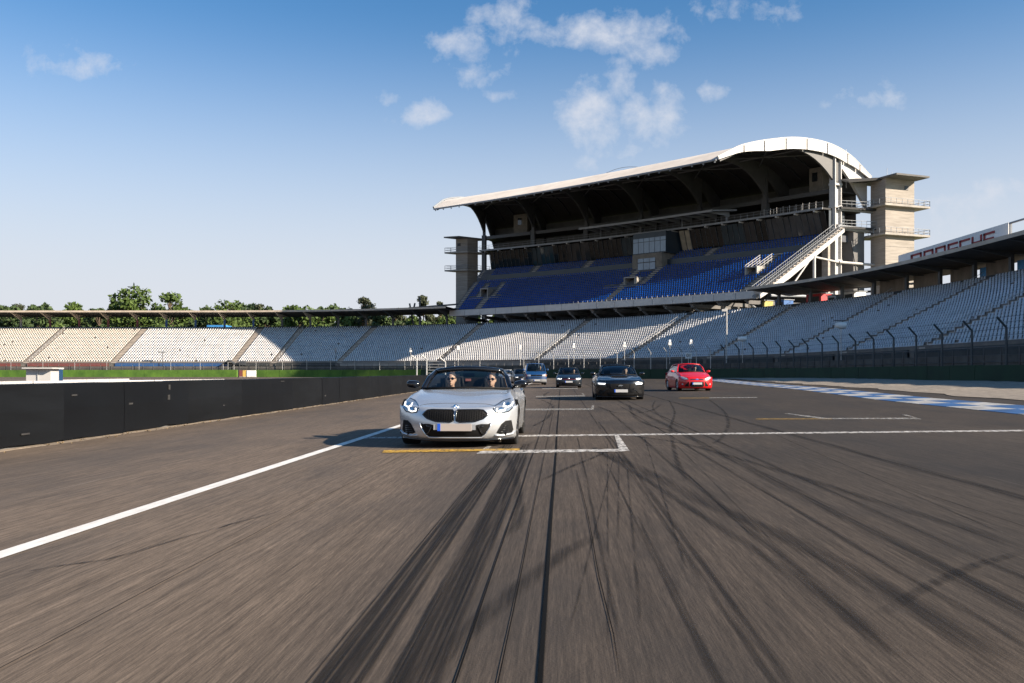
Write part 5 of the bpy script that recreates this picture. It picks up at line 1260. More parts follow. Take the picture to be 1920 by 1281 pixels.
    def plate(s, x, z, w=.52, h=.112, m_='plate_white', out=.02):
        y = min(v for v in (s.hit(x, z), s.hit(x + w * .4, z), s.hit(x, z + h * .4), s.hit(x, z - h * .4)) if v is not None) - out
        po = MB().box((x, y, z), (w, .012, h)).build('number_plate', M[m_], s.root); MB().box((x - w / 2 + .024, y - .008, z), (.045, .006, h * .98)).build('plate_band', M['plate_blue'], po)
        return y
    def greenhouse(s, wb, wt, rt, rb, roofm, pillar=.055, bulge=.05, sidepts=3, cols_=None, front_w=None, roof_drop=.02, tint='glass', rear_pillar=.12, open_top=False):
        """wb, wt: windscreen base / top, rt, rb: rear window top / base, each ((yc, zc), (xs, ys, zs))"""
        def curve(c, n=9, ins=0.0):
            (yc, zc), (xs, ys, zs) = c; xs -= ins
            return [Vector((xs * u, yc + (ys - yc) * u * u, zc + (zs - zc) * u * u)) for u in np.linspace(-1, 1, n)]
        def patch(c0, c1, name, mat_, m=6, bul=(0, 0, 0), ins=0.0, parent=None, thick=0):
            A, B_ = curve(c0, 11, ins), curve(c1, 11, ins); b = MB(); bv = Vector(bul)
            b.grid([[A[j].lerp(B_[j], i / m) + bv * math.sin(math.pi * i / m) for j in range(11)] for i in range(m + 1)]); return b.build(name, mat_, parent or s.root, True, fix=False)
        s.ws = patch(wb, wt, 'windscreen', M[tint], 6, (0, -bulge * .5, bulge), .03)
        if open_top:
            b = MB(); b.tube(curve(wt, 15), pillar * .8, 8); b.build('windscreen_header', s.m['pillar'], s.root, True)
            for sg in (-1, 1):
                A0, A1 = Vector((wb[1][0] * sg, wb[1][1], wb[1][2])), Vector((wt[1][0] * sg, wt[1][1], wt[1][2])); mid = A0.lerp(A1, .5) + Vector((.015 * sg, -.01, bulge))
                b = MB(); b.tube([A0 + Vector((0, -.06, -.06)), A0, mid, A1], [pillar * .8, pillar * .8, pillar * .75, pillar * .75], 8); b.build('a_pillar', s.m['pillar'], s.root, True)
            b = MB(); b.tube([Vector((p.x, p.y - .03, p.z + .005)) for p in curve(wb, 15)], .022, 6); b.build('cowl', M['matt_black'], s.root)
            return
        patch(rt, rb, 'rear_window', M[tint], 6, (0, bulge * .3, bulge), .05)
        # roof with real thickness
        m_ = 8; A, B_ = curve(wt, 11), curve(rt, 11); up = [[A[j].lerp(B_[j], i / m_) + Vector((0, 0, .02 + roof_drop * math.sin(math.pi * i / m_))) for j in range(11)] for i in range(m_ + 1)]
        dn = [[p - Vector((0, 0, .035)) for p in r_] for r_ in up]; b = MB(); b.grid(up); b.grid(dn)
        for i in range(m_):
            for j in (0, 10): b.quad(up[i][j], up[i + 1][j], dn[i + 1][j], dn[i][j])
        for i in (0, m_):
            for j in range(10): b.quad(up[i][j], up[i][j + 1], dn[i][j + 1], dn[i][j])
        rf = b.build('roof', roofm, s.root, True)
        b = MB(); b.grid([[p - Vector((0, 0, .04)) for p in r_] for r_ in up]); b.build('headliner', M['interior'], rf, True)
        # header, pillars
        b = MB(); b.tube(curve(wt, 15), pillar * .62, 6); b.build('windscreen_header', s.m['pillar'], s.root, True)
        for sg in (-1, 1):
            def C(c): return Vector((c[1][0] * sg, c[1][1], c[1][2]))
            b = MB(); mid = C(wb).lerp(C(wt), .5) + Vector((.015 * sg, -.01, bulge)); b.tube([C(wb) + Vector((0, -.06, -.06)), C(wb), mid, C(wt)], [pillar * .75, pillar * .75, pillar * .65, pillar * .6], 7); b.build('a_pillar', s.m['pillar'], s.root, True)
            b = MB(); b.tube([C(wt), C(wt).lerp(C(rt), .5) + Vector((.01 * sg, 0, roof_drop)), C(rt)], pillar * .55, 6); b.build('roof_rail', s.m['pillar'] if s.m['pillar'] is not M['softtop'] else M['softtop'], s.root, True)
            b = MB(); q0, q1 = C(rt), C(rb); b.add([q0 + Vector((0, -rear_pillar, 0)), q0 + Vector((0, .02, 0)), q1 + Vector((0, .05, -.02)), q1 + Vector((0, -rear_pillar * 2.4, -.02))] + [v + Vector((-.05 * sg, 0, 0)) for v in (q0 + Vector((0, -rear_pillar, 0)), q0 + Vector((0, .02, 0)), q1 + Vector((0, .05, -.02)), q1 + Vector((0, -rear_pillar * 2.4, -.02)))],
                         [(0, 1, 2, 3), (7, 6, 5, 4), (0, 4, 5, 1), (1, 5, 6, 2), (2, 6, 7, 3), (3, 7, 4, 0)]); b.build('c_pillar', roofm, s.root)
            ys = np.linspace(wb[1][1] + .12, rb[1][1] - rear_pillar * 2.2, 10); rows = []
            for y in ys:
                f = (y - wt[1][1]) / (rt[1][1] - wt[1][1]); fb = (y - wb[1][1]) / (rb[1][1] - wb[1][1])
                base = C(wb).lerp(C(rb), fb); base.y = y
                if f < 0: g_ = (y - wb[1][1]) / (wt[1][1] - wb[1][1]); tp = C(wb).lerp(C(wt), g_)
                elif f > 1: g_ = (y - rt[1][1]) / (rb[1][1] - rt[1][1]); tp = C(rt).lerp(C(rb), g_)
                else: tp = C(wt).lerp(C(rt), f)
                tp.y = y; rows.append([base + Vector((.01 * sg, 0, -.02)), base.lerp(tp, .5) + Vector((.02 * sg, 0, 0)), tp - Vector((.01 * sg, 0, .015))])
            b = MB(); b.grid(rows); b.build('side_window', M[tint], s.root, True, fix=False)
        b = MB(); b.tube([Vector((p.x, p.y - .03, p.z + .005)) for p in curve(wb, 15)], .022, 6); b.build('cowl', M['matt_black'], s.root)
    def mirror(s, x, y, z, mat_, w=.2, h=.13, arm=.1):
        for sg in (-1, 1):
            b = MB(); c = Vector((sg * x, y, z))
            rings = []
            for u, sc in ((-.5, .55), (-.42, .85), (-.1, 1.0), (.3, .95), (.47, .7), (.5, .45)):
                rings.append([c + Vector((sg * u * w, -.07 * math.cos(a) * sc - .02 * (u), h / 2 * math.sin(a) * sc + .012 * u)) for a in np.linspace(0, 2 * math.pi, 12, endpoint=False)])
            b.grid(rings, True); b.poly(rings[0][::-1]); b.poly(rings[-1]); mo = b.build('door_mirror', mat_, s.root, True)
            MB().bar(c + Vector((-sg * w * .4, 0, -h * .3)), c + Vector((-sg * (w * .5 + arm), .03, -h * .55)), .05, .03).build('mirror_arm', M['matt_black'], mo)
            MB().box(c + Vector((0, .075, 0)), (w * .8, .01, h * .75)).build('mirror_glass', M['chrome'], mo)
    def seats(s, xs, y, zb, wheel=True, rhd=-1, rows=(0,), dash=None):
        for ro in rows:
            for x in xs:
                b = MB(); b.grid([[(x + u * .25, y + ro + .02 * math.cos(u * 2) + q * .14, zb + q * .55) for u in np.linspace(-1, 1, 6)] for q in (0, .5, 1)]); b.grid([[(x + u * .25, y + ro + .12 + q * .14, zb + q * .55) for u in np.linspace(-1, 1, 6)] for q in (0, .5, 1)]); b.box((x, y + ro - .22, zb), (.5, .5, .12)); b.box((x, y + ro + .22, zb + .67), (.26, .09, .17)); b.build('seat', M['interior'], s.root)
        if wheel:
            b = MB(); c = Vector((xs[0] if rhd < 0 else xs[-1], y - .52, zb + .36)); ax = Vector((0, .9, .42)).normalized(); u = Vector((1, 0, 0)); v = ax.cross(u)
            b.tube([c + (u * math.cos(a) + v * math.sin(a)) * .185 for a in np.linspace(0, 2 * math.pi, 19)], .016, 6, False); b.bar(c - u * .18, c + u * .18, .05, .02); b.tube([c, c - ax * .3], .03, 6); b.build('steering_wheel', M['matt_black'], s.root, True)
        if dash:
            yc, z_, w = dash; b = MB(); b.grid([[(x, yc + dy + .10 * (x / w) ** 2, z_ + dz) for x in np.linspace(-w, w, 9)] for dy, dz in ((-.05, -.12), (-.02, .0), (.25, .03), (.36, -.03), (.38, -.22))]); b.build('dashboard', M['interior'], s.root, True)
# ------------------------------------------------------------------ people (seated; local frame: facing -y, hips at the origin)
M['skin'] = material('skin', (.52, .31, .21), .55, var=.08, scale=9); M['hair'] = material('dark_hair', (.025, .016, .010), .7, var=.3, scale=40)
M['shirt_white'] = material('white_shirt', (.65, .64, .62), .8); M['shirt_dark'] = material('dark_jacket', (.02, .022, .028), .85); M['trousers'] = material('dark_trousers', (.02, .025, .04), .85)
def ellip(mb, c, r_, n=12, m_=8):
    mb.grid([[(c[0] + r_[0] * math.sin(math.pi * i / m_) * math.cos(2 * math.pi * j / n), c[1] + r_[1] * math.sin(math.pi * i / m_) * math.sin(2 * math.pi * j / n), c[2] + r_[2] * math.cos(math.pi * i / m_)) for j in range(n)] for i in range(m_ + 1)], True)
def body_mesh(reach):
    b = MB()
    rings = ((-.09, .02, .05, .05), (-.06, .01, .16, .12), (.0, 0, .185, .135), (.1, 0, .17, .125), (.25, .03, .165, .118), (.38, .06, .19, .13), (.47, .075, .195, .125), (.53, .085, .165, .10), (.565, .085, .09, .075), (.60, .08, .062, .066), (.655, .07, .057, .062), (.68, .06, .055, .065), (.69, .045, .05, .07), (.715, .035, .058, .086), (.75, .045, .069, .098), (.80, .05, .076, .106), (.85, .055, .078, .108), (.89, .06, .068, .095), (.915, .062, .045, .065), (.928, .063, .012, .02))
    NK = .045; rings = tuple((z - NK * min(1, max(0, (z - .56) / .09)), y, rx, ry) for z, y, rx, ry in rings)
    b.grid([[(rx * math.cos(a), y + ry * math.sin(a), z) for a in np.linspace(0, 2 * math.pi, 20, endpoint=False)] for z, y, rx, ry in rings], True)
    b.poly([(rings[0][2] * math.cos(a), rings[0][1] + rings[0][3] * math.sin(a), rings[0][0]) for a in np.linspace(0, 2 * math.pi, 20, endpoint=False)]); b.poly([(rings[-1][2] * math.cos(a), rings[-1][1] + rings[-1][3] * math.sin(a), rings[-1][0]) for a in np.linspace(0, 2 * math.pi, 20, endpoint=False)])
    ellip(b, (0, -.062, .785 - NK), (.015, .026, .028)); ellip(b, (0, -.048, .735 - NK), (.026, .018, .010)); ellip(b, (0, -.04, .703 - NK), (.022, .02, .018))
    for sg in (-1, 1):
        ellip(b, (sg * .080, .06, .79 - NK), (.012, .028, .036)); ellip(b, (sg * .034, -.048, .818 - NK), (.020, .014, .010)); ellip(b, (sg * .185, .08, .485), (.075, .08, .075))
        if reach: A = [(.19, .08, .48), (.235, .02, .36), (.255, -.12, .26), (.22, -.27, .31), (.155, -.40, .365)]
        else: A = [(.19, .08, .48), (.24, .07, .34), (.255, .0, .20), (.20, -.14, .13), (.13, -.25, .11)]
        b.tube([(sg * x, y, z) for x, y, z in A], [.055, .05, .043, .036, .027], 10)
        e = Vector((sg * A[-1][0], A[-1][1], A[-1][2])); d = (e - Vector((sg * A[-2][0], A[-2][1], A[-2][2]))).normalized(); side = d.cross(Vector((0, 0, 1))).normalized() * sg
        pc = e + d * .05; b.obox(pc, d * .048, side * .04, Vector((0, 0, .016)))
        for q, (o_, l_) in enumerate(((-.032, .062), (-.011, .075), (.011, .07), (.032, .055))):
            p0 = pc + d * .04 + side * o_; b.tube([p0, p0 + d * l_ * .5 + Vector((0, 0, -.006)), p0 + d * l_ * .75 + Vector((0, 0, -.03))], [.010, .0095, .008], 7)
        p0 = pc - side * .036 - d * .02; b.tube([p0, p0 - side * .025 + d * .025, p0 - side * .022 + d * .05 + Vector((0, 0, -.015))], [.011, .010, .0085], 7)
        b.tube([(sg * .09, 0, 0), (sg * .12, -.24, .06), (sg * .14, -.44, .10)], [.085, .078, .060], 10); b.tube([(sg * .14, -.44, .10), (sg * .14, -.58, -.02), (sg * .13, -.72, -.12)], [.06, .052, .038], 10); b.tube([(sg * .13, -.70, -.13), (sg * .13, -.78, -.15), (sg * .135, -.90, -.10)], [.042, .042, .03], 8)
    me = b.mesh('body', M['skin']); o = bpy.data.objects.new('tmp', me); COL.objects.link(o)
    md = o.modifiers.new('r', 'REMESH'); md.mode = 'VOXEL'; md.voxel_size = .0085; md.use_smooth_shade = True
    m2 = o.modifiers.new('s', 'SMOOTH'); m2.factor = .5; m2.iterations = 3
    bpy.context.view_layer.update(); res = bpy.data.meshes.new_from_object(o.evaluated_get(bpy.context.evaluated_depsgraph_get())); COL.objects.unlink(o); bpy.data.objects.remove(o)
    return res
BODY = {k: body_mesh(k) for k in (True, False)}
def dressed(reach, shirt):
    me = BODY[reach].copy(); me.name = 'body'; me.materials.clear()
    for m_ in ('skin', shirt, 'trousers'): me.materials.append(M[m_])
    n = len(me.polygons); c = np.empty(n * 3); me.polygons.foreach_get('center', c); c = c.reshape(-1, 3)
    mi = np.where(c[:, 2] > .575, 0, np.where((c[:, 2] < .09) & (c[:, 1] > -.3) & (np.abs(c[:, 0]) < .24) | (c[:, 1] < -.30) & (c[:, 2] < .2) | (c[:, 2] < .05), 2, 1))
    hand = (c[:, 1] < -.36) & (c[:, 2] > .2) if reach else (c[:, 1] < -.20) & (c[:, 2] > .07) & (np.abs(c[:, 0]) < .2) & (c[:, 2] < .17)
    mi = np.where(hand, 0, mi); me.polygons.foreach_set('material_index', mi.astype(np.int32)); me.polygons.foreach_set('use_smooth', [True] * n); me.update(); return me
def person(car, x, y, z, label, shirt='shirt_dark', reach=True, shades=True, scale=1.0, turn=0.0):
    mw = Matrix.Translation(car.root.location) @ Matrix.Rotation(car.root.rotation_euler.z, 4, 'Z'); p = mw @ Vector((x, y, z + .045))
    t = thing('person', label, 'person', p, local=True, rz=car.root.rotation_euler.z + turn); t.scale = (scale,) * 3
    link('body', dressed(reach, shirt), t)
    b = MB(); rows = []
    for z_, y_, rx, ry in ((.775, .075, .079, .092), (.80, .072, .0815, .098), (.835, .068, .084, .108), (.87, .064, .081, .109), (.90, .063, .070, .097), (.925, .064, .048, .066), (.938, .065, .012, .018)):
        f0 = .55 if z_ > .86 else (.12 if z_ < .84 else .35)
        a0 = -math.pi / 2 + (1.15 if z_ < .85 else (.6 if z_ < .89 else .0))
        rows.append([(rx * math.cos(a), y_ + ry * math.sin(a), z_) for a in np.linspace(a0, 2 * math.pi + -math.pi / 2 - (a0 + math.pi / 2), 24)])
    b.grid([[(q[0], q[1], q[2] - .045) for q in r_] for r_ in rows]); b.build('hair', M['hair'], t, True)
    if shades:
        b = MB()
        for sg in (-1, 1):
            b.lathe((sg * .034, -.066, .767), (0, 1, .05), ((.001, -.004), (.024, -.002), (.027, .004)), 14); b.tube([(sg * .06, -.058, .772), (sg * .082, .0, .772), (sg * .084, .06, .763)], .004, 5)
        b.tube([(-.012, -.070, .773), (.012, -.070, .773)], .004, 5); b.build('sunglasses', M['gloss_black'], t, True)
    return t

YAW = -math.atan(TRK)
# ================================================================== silver roadster
st = [Nn(.13, .115, .12, .885, .42), Nn(.03, .19, .19, .915, .46), Nn(.0, .34, .35, .925, .47), Nn(.025, .50, .52, .93, .455), Nn(.085, .595, .635, .925, .43),
      Hh(.17, .635, .85, .60, .70, .93, .56), Hh(.48, .715, .835, .80, .755, .935, .60, bulge=.006), Hh(.85, .785, .815, 1.0, .80, .932, .62, bulge=.008), Hh(1.2, .845, .80, 1.32, .835, .92, .64, bulge=.006), Hh(1.46, .882, .79, 1.62, .86, .912, .66),
      Hh(2.0, .885, .79, 2.0, .872, .905, .66), Hh(2.6, .90, .79, 2.6, .885, .912, .68), Hh(3.1, .935, .78, 3.1, .905, .925, .70), Hh(3.6, .945, .76, 3.6, .90, .925, .70), Hh(4.0, .93, .72, 3.92, .88, .905, .68)] + \
     [[(x, 4.32 - (y - yc), z) for x, y, z in Nn(yc, zc, zs, hw, .34)] for yc, zc, zs, hw in ((.02, .88, .86, .87), (.0, .72, .70, .90), (.02, .45, .45, .90), (.08, .22, .22, .87))]
z4 = Car('roadster_car', 'silver open two seat roadster leading the cars', 'car', -.87, 13.35, YAW, {'paint': M['silver'], 'pillar': M['gloss_black'], 'rim': M['alloy_dark']}, st, (1.50, 3.05, 3.7), (.84, 3.31), .335, .26, k=9, dark_below=.135)
z4.greenhouse(((1.42, .895), (.745, 1.72, .875)), ((2.02, 1.225), (.585, 2.17, 1.175)), ((2.85, 1.235), (.56, 2.85, 1.17)), ((3.28, .99), (.66, 3.18, .95)), M['softtop'], pillar=.06, bulge=.03, open_top=True)
kid = [(.018, .425), (.018, .565), (.04, .588), (.36, .592), (.43, .583), (.505, .515), (.43, .455), (.30, .412), (.07, .402)]
for sg in (1, -1):
    k_ = z4.front('grille', [(x * sg, z) for x, z in kid], M['matt_black'], .012); z4.line('grille_frame', [(x * sg, z) for x, z in kid], .011, M['gloss_black'], .012, k_, True)
    studs = MB()
    for i in range(12):
        for j in range(6):
            x, z = .05 + .036 * i, .425 + .027 * j + (.013 if i % 2 else 0)
            if z < .415 + max(0, x - .25) * .25 + .01 or z > .578 - max(0, x - .40) * .9: continue
            y = z4.hit(x * sg, z)
            if y is not None: studs.box((x * sg, y - .018, z), (.008, .012, .016))
    o = studs.build('grille_studs', M['gloss_black'], k_); o['kind'] = 'stuff'
hl = [(.575, .60), (.60, .645), (.70, .715), (.80, .745), (.865, .735), (.885, .68), (.86, .61), (.80, .555), (.70, .535), (.61, .545)]
for sg in (1, -1):
    h_ = z4.front('headlight', [(x * sg, z) for x, z in hl], M['lamp'], .006); z4.line('headlight_rim', [(x * sg, z) for x, z in hl], .008, M['gloss_black'], .006, h_, True)
    for base in ((.66, .573), (.755, .645)):
        x0, z0 = base; z4.line('daytime_lamp', [(sg * (x0 - .03), z0 + .035), (sg * (x0 - .035), z0 - .005), (sg * (x0 + .03), z0 - .018), (sg * (x0 + .085), z0 + .005), (sg * (x0 + .10), z0 + .05)], .0095, M['drl'], .016, h_)
        z4.front('lens', [(sg * (x0 + .03 + .03 * math.cos(a)), z0 + .025 + .026 * math.sin(a)) for a in np.linspace(0, 6.0, 9)], M['chrome'], .014, .02, h_)
mouth = [(-.50, .372), (-.40, .375), (-.325, .36), (-.29, .305), (-.265, .272), (.265, .272), (.29, .305), (.325, .36), (.40, .375), (.50, .372), (.545, .385), (.53, .335), (.46, .225), (.40, .178), (-.40, .178), (-.46, .225), (-.53, .335), (-.545, .385)]
mo = z4.front('lower_grille', mouth, M['matt_black'], .008); z4.line('grille_lip', [(-.545, .39), (-.535, .33), (-.465, .215), (-.405, .165), (.405, .165), (.465, .215), (.535, .33), (.545, .39)], .012, M['silver'], .010, mo)
for sg in (1, -1):
    z4.line('fog_trim', [(sg * .44, .345), (sg * .36, .325), (sg * .40, .245), (sg * .445, .215)], .012, M['gloss_black'], .014, mo)
    it = [(.625, .235), (.70, .365), (.76, .415), (.845, .42), (.872, .27), (.845, .225), (.68, .212)]
    i_ = z4.front('side_intake', [(x * sg, z) for x, z in it], M['matt_black'], .006)
    for j in range(4): z4.line('intake_slat', [(sg * (.665 + .02 * j), .245 + .03 * j), (sg * .80, .245 + .03 * j)], .006, M['gloss_black'], .010, i_)
    z4.line('winglet', [(sg * .60, .195), (sg * .70, .185), (sg * .86, .205), (sg * .90, .25)], .014, M['silver'], .008)
z4.line('splitter', [(-.86, .135), (-.5, .125), (0, .12), (.5, .125), (.86, .135)], .02, M['gloss_black'], .012)
y_ = z4.plate(0, .327, .52, .112, 'plate', .03); MB().box((0, y_ + .012, .33), (.64, .014, .085)).build('plate_holder', M['silver'], z4.root)
yb = z4.hit(0, .625); em = MB(); em.lathe((0, (yb or .1) - .004, .628), (0, -1, .35), ((.040, -.004), (.041, .006), (.033, .009), (.001, .010)), 20); eo = em.build('emblem', M['chrome'], z4.root, True)
for a0, m_ in ((0, 'emblem_blue'), (1, 'white_paint'), (2, 'emblem_blue'), (3, 'white_paint')):
    b = MB(); n_ = Vector((0, -1, .35)).normalized(); u_ = Vector((1, 0, 0)); v_ = n_.cross(u_) * -1; c = Vector((0, (yb or .1) - .004, .628)) + n_ * .0115
    b.poly([c] + [c + (u_ * math.cos(a) + v_ * math.sin(a)) * .026 for a in np.linspace(a0 * math.pi / 2, (a0 + 1) * math.pi / 2, 6)]); b.build('emblem_quarter', M[m_], eo)
z4.mirror(.92, 1.70, .955, M['gloss_black'], .21, .135, .05)
z4.seats((-.36, .36), 2.48, .30, True, 1, dash=(1.60, .80, .70))
for x in (-.36, .36): b = MB(); b.tube([(x - .17, 2.86, .85), (x - .15, 2.88, 1.06), (x + .15, 2.88, 1.06), (x + .17, 2.86, .85)], .035, 7); b.build('roll_hoop', M['matt_black'], z4.root, True)
b = MB(); b.grid([[(x, 2.93, z) for x in np.linspace(-.62, .62, 5)] for z in (.86, .97, 1.06)]); b.build('wind_deflector', M['matt_black'], z4.root)
b = MB(); b.grid([[(x, y, z + .03 * math.cos(x * 2)) for x in np.linspace(-.70, .70, 7)] for y, z in ((2.97, .86), (3.0, .95), (3.12, .945))]); b.build('top_cover', M['softtop'], z4.root, True)
M['pale_red'] = material('faded_red_tab', (.30, .10, .08), .7)
MB().box((-.10, 2.90, 1.02), (.10, .02, .045)).build('red_tab', M['pale_red'], z4.root)
z4.line('bonnet_gap', [(-.58, .645), (-.45, .668), (-.2, .678), (0, .68), (.2, .678), (.45, .668), (.58, .645)], .0035, M['matt_black'], .0)
MB().box((.0, 2.08, 1.115), (.2, .03, .06)).build('interior_mirror', M['matt_black'], z4.root)
person(z4, -.36, 2.42, .235, 'passenger in sunglasses and open white collar in the silver roadster', 'shirt_white', False)
person(z4, .36, 2.42, .225, 'driver in sunglasses and dark jacket at the wheel of the silver roadster', 'shirt_dark', True)

# ================================================================== black coupe
st = [Nn(.14, .11, .12, .91, .36), Nn(.03, .20, .20, .945, .40), Nn(.0, .42, .43, .95, .40), Nn(.01, .62, .64, .95, .38), Nn(.07, .755, .765, .94, .36),
      Hh(.16, .80, .86, .52, .81, .95, .62), Hh(.5, .86, .85, .8, .875, .955, .66, bulge=.015), Hh(.95, .92, .83, 1.1, .915, .955, .68, bulge=.02), Hh(1.4, .97, .82, 1.5, .945, .94, .70, bulge=.01), Hh(1.62, .985, .82, 1.78, .955, .935, .70),
      Hh(2.3, .985, .82, 2.3, .965, .93, .70), Hh(3.0, .99, .82, 3.0, .985, .945, .72), Hh(3.7, 1.03, .80, 3.6, 1.01, .965, .74), Hh(4.2, 1.05, .78, 4.1, 1.02, .96, .74)] + \
     [[(x, 4.81 - (y - yc), z) for x, y, z in Nn(yc, zc, zs, hw, .28)] for yc, zc, zs, hw in ((.02, 1.0, .98, .93), (.0, .8, .8, .95), (.02, .45, .45, .94), (.08, .22, .22, .90))]
mu = Car('coupe_car', 'black muscle coupe with lit slim headlights and hood scoop', 'car', 4.22, 34.2, YAW, {'paint': M['blackpaint'], 'pillar': M['blackpaint'], 'rim': M['alloy_dark']}, st, (1.66, 3.6, 3.7), (.92, 3.64), .35, .27, dark_below=.125)
mu.greenhouse(((1.60, 1.0), (.765, 1.92, .965)), ((2.30, 1.385), (.575, 2.42, 1.335)), ((3.05, 1.385), (.57, 3.05, 1.33)), ((3.95, 1.06), (.66, 3.85, 1.03)), M['blackpaint'], rear_pillar=.2)
gr = mu.front('grille', [(-.60, .645), (.60, .645), (.52, .50), (.40, .445), (-.40, .445), (-.52, .50)], M['matt_black'], .008); mu.line('grille_frame', [(-.38, .64), (-.36, .455), (.36, .455), (.38, .64)], .010, M['gloss_black'], .012, gr)
b = MB(); yg = mu.hit(0, .56) - .03; b.prism([(-.10, yg, .565), (-.02, yg, .60), (.10, yg, .59), (.07, yg, .565), (.03, yg, .555), (.035, yg, .52), (.0, yg, .55), (-.05, yg, .548), (-.08, yg, .525), (-.07, yg, .556)], (0, -.008, 0)); b.build('emblem', M['chrome'], gr)
for sg in (1, -1):
    h_ = mu.front('headlight', [(sg * x, z) for x, z in ((.56, .625), (.57, .69), (.86, .70), (.90, .66), (.86, .605), (.60, .595))], M['lamp'], .006)
    mu.line('daytime_lamp', [(sg * .585, .645), (sg * .70, .65), (sg * .86, .66)], .013, M['drl'], .016, h_); mu.line('daytime_lamp', [(sg * .60, .62), (sg * .72, .62), (sg * .84, .63)], .010, M['drl'], .016, h_)
    mu.line('bumper_crease', [(sg * .50, .44), (sg * .62, .36), (sg * .74, .22)], .014, M['gloss_black'], .006); mu.front('side_intake', [(sg * x, z) for x, z in ((.66, .23), (.60, .36), (.80, .40), (.86, .27))], M['matt_black'], .005)
mu.front('lower_grille', [(-.55, .285), (.55, .285), (.48, .17), (-.48, .17)], M['matt_black'], .006); mu.line('splitter', [(-.88, .145), (-.4, .135), (0, .13), (.4, .135), (.88, .145)], .02, M['gloss_black'], .014)
mu.plate(.02, .365)
b = MB(); b.prism([(-.32, .78, .905), (.32, .78, .905), (.28, 1.25, .955), (-.28, 1.25, .955)], (0, 0, .035)); hs = b.build('hood_scoop', M['blackpaint'], mu.root); MB().box((0, .775, .925), (.56, .02, .03)).build('scoop_mouth', M['matt_black'], hs)
mu.mirror(1.00, 1.95, 1.03, M['blackpaint'], .2, .13, .08); mu.seats((-.38, .38), 2.75, .40, True, 1, dash=(1.78, .90, .72)); person(mu, .38, 2.68, .36, 'driver in a dark top at the wheel of the black coupe', 'shirt_dark', True, False)

# ================================================================== hatchbacks
def hatch(name, label, X, Y, yaw, m_, L=4.26, w=.90, h=1.45, cowl=(1.08, .98), nose=.74, rim='alloy', drv=None):
    f = w / .90; z0 = nose
    st = [Nn(.12, .13, .13, .85 * f, .36), Nn(.03, .22, .22, .885 * f, .40), Nn(.0, .42, .42, .895 * f, .40), Nn(.02, z0 - .16, z0 - .15, .895 * f, .38), Nn(.09, z0 - .02, z0 - .01, .885 * f, .36),
          Hh(.17, z0 + .025, .80 * f, .52, z0 + .03, .895 * f, .58), Hh(.5, z0 + .13, .79 * f, .72, z0 + .11, .90 * f, .62, bulge=.01), Hh(cowl[0] - .12, cowl[1] - .02, .78 * f, cowl[0] + .1, cowl[1] - .06, .90 * f, .66), Hh(cowl[0] + .1, cowl[1], .785 * f, cowl[0] + .4, cowl[1] - .04, .90 * f, .68),
          Hh(2.0, cowl[1], .79 * f, 2.0, cowl[1] - .01, .895 * f, .70), Hh(2.8, cowl[1] + .02, .79 * f, 2.8, cowl[1] + .01, .90 * f, .72), Hh(3.5, cowl[1] + .05, .78 * f, 3.5, cowl[1] + .04, .90 * f, .74), Hh(L - .32, cowl[1] + .06, .74 * f, L - .42, cowl[1] + .05, .88 * f, .74)] + \
         [[(x, L - (y - yc), z) for x, y, z in Nn(yc, zc, zs, hw * f, .26)] for yc, zc, zs, hw in ((.05, 1.0, .98, .85), (.0, .75, .75, .885), (.02, .45, .45, .885), (.08, .22, .22, .86))]
    c = Car(name, label, 'car', X, Y, yaw, {'paint': m_, 'pillar': m_, 'rim': M[rim]}, st, (cowl[0] + .12, L - .4, 3.7), (.86, .86 + 2.63), .315, .22, dark_below=.15)
    c.greenhouse(((cowl[0] + .04, cowl[1] + .01), (.74 * f, cowl[0] + .42, cowl[1] - .03)), ((cowl[0] + .72, h - .02), (.58 * f, cowl[0] + .86, h - .065)), ((L - .68, h - .03), (.57 * f, L - .70, h - .07)), ((L - .16, cowl[1] + .07), (.68 * f, L - .26, cowl[1] + .05)), m_, rear_pillar=.16)
    c.seats((-.37, .37), 2.15, .48, True, 1, rows=(0, .85), dash=(cowl[0] + .3, cowl[1] - .09, .70)); c.mirror(.98 * f, cowl[0] + .55, cowl[1] + .03, m_, .19, .13, .07); return c
go = hatch('hatchback_car', 'dark hatchback with lit headlights behind the black coupe', 3.94, 61.0, YAW, M['navy'], rim='alloy_dark')
for sg in (1, -1):
    h_ = go.front('headlight', [(sg * x, z) for x, z in ((.46, .60), (.48, .69), (.80, .72), (.84, .66), (.78, .58))], M['lamp'], .006)
    go.line('daytime_lamp', [(sg * .52, .66), (sg * .54, .61), (sg * .66, .60), (sg * .68, .66)], .018, M['drl'], .018, h_); go.line('daytime_lamp', [(sg * .71, .67), (sg * .72, .615), (sg * .80, .63)], .016, M['drl'], .018, h_)
    go.front('fog_intake', [(sg * x, z) for x, z in ((.60, .24), (.62, .38), (.80, .36), (.82, .27))], M['matt_black'], .006); go.line('fog_lamp', [(sg * .70, .31), (sg * .78, .31)], .014, M['drl_dim'], .01)
g_ = go.front('grille', [(-.47, .59), (-.47, .69), (.47, .69), (.47, .59)], M['gloss_black'], .006); go.line('red_strip', [(-.47, .605), (0, .60), (.47, .605)], .006, M['red_trim'], .012, g_)
b = MB(); b.lathe((0, go.hit(0, .65) - .012, .65), (0, -1, 0), ((.07, 0), (.072, .008), (.06, .012), (.001, .012)), 20); e_ = b.build('emblem', M['chrome'], g_, True)
yv = go.hit(0, .65) - .028; b = MB(); b.tube([(-.04, yv, .69), (-.012, yv, .615), (0, yv, .65), (.012, yv, .615), (.04, yv, .69)], .008, 5); b.build('emblem_letters', M['white_paint'], e_)
go.front('lower_grille', [(-.52, .36), (.52, .36), (.46, .20), (-.46, .20)], M['matt_black'], .006); go.plate(0, .43)
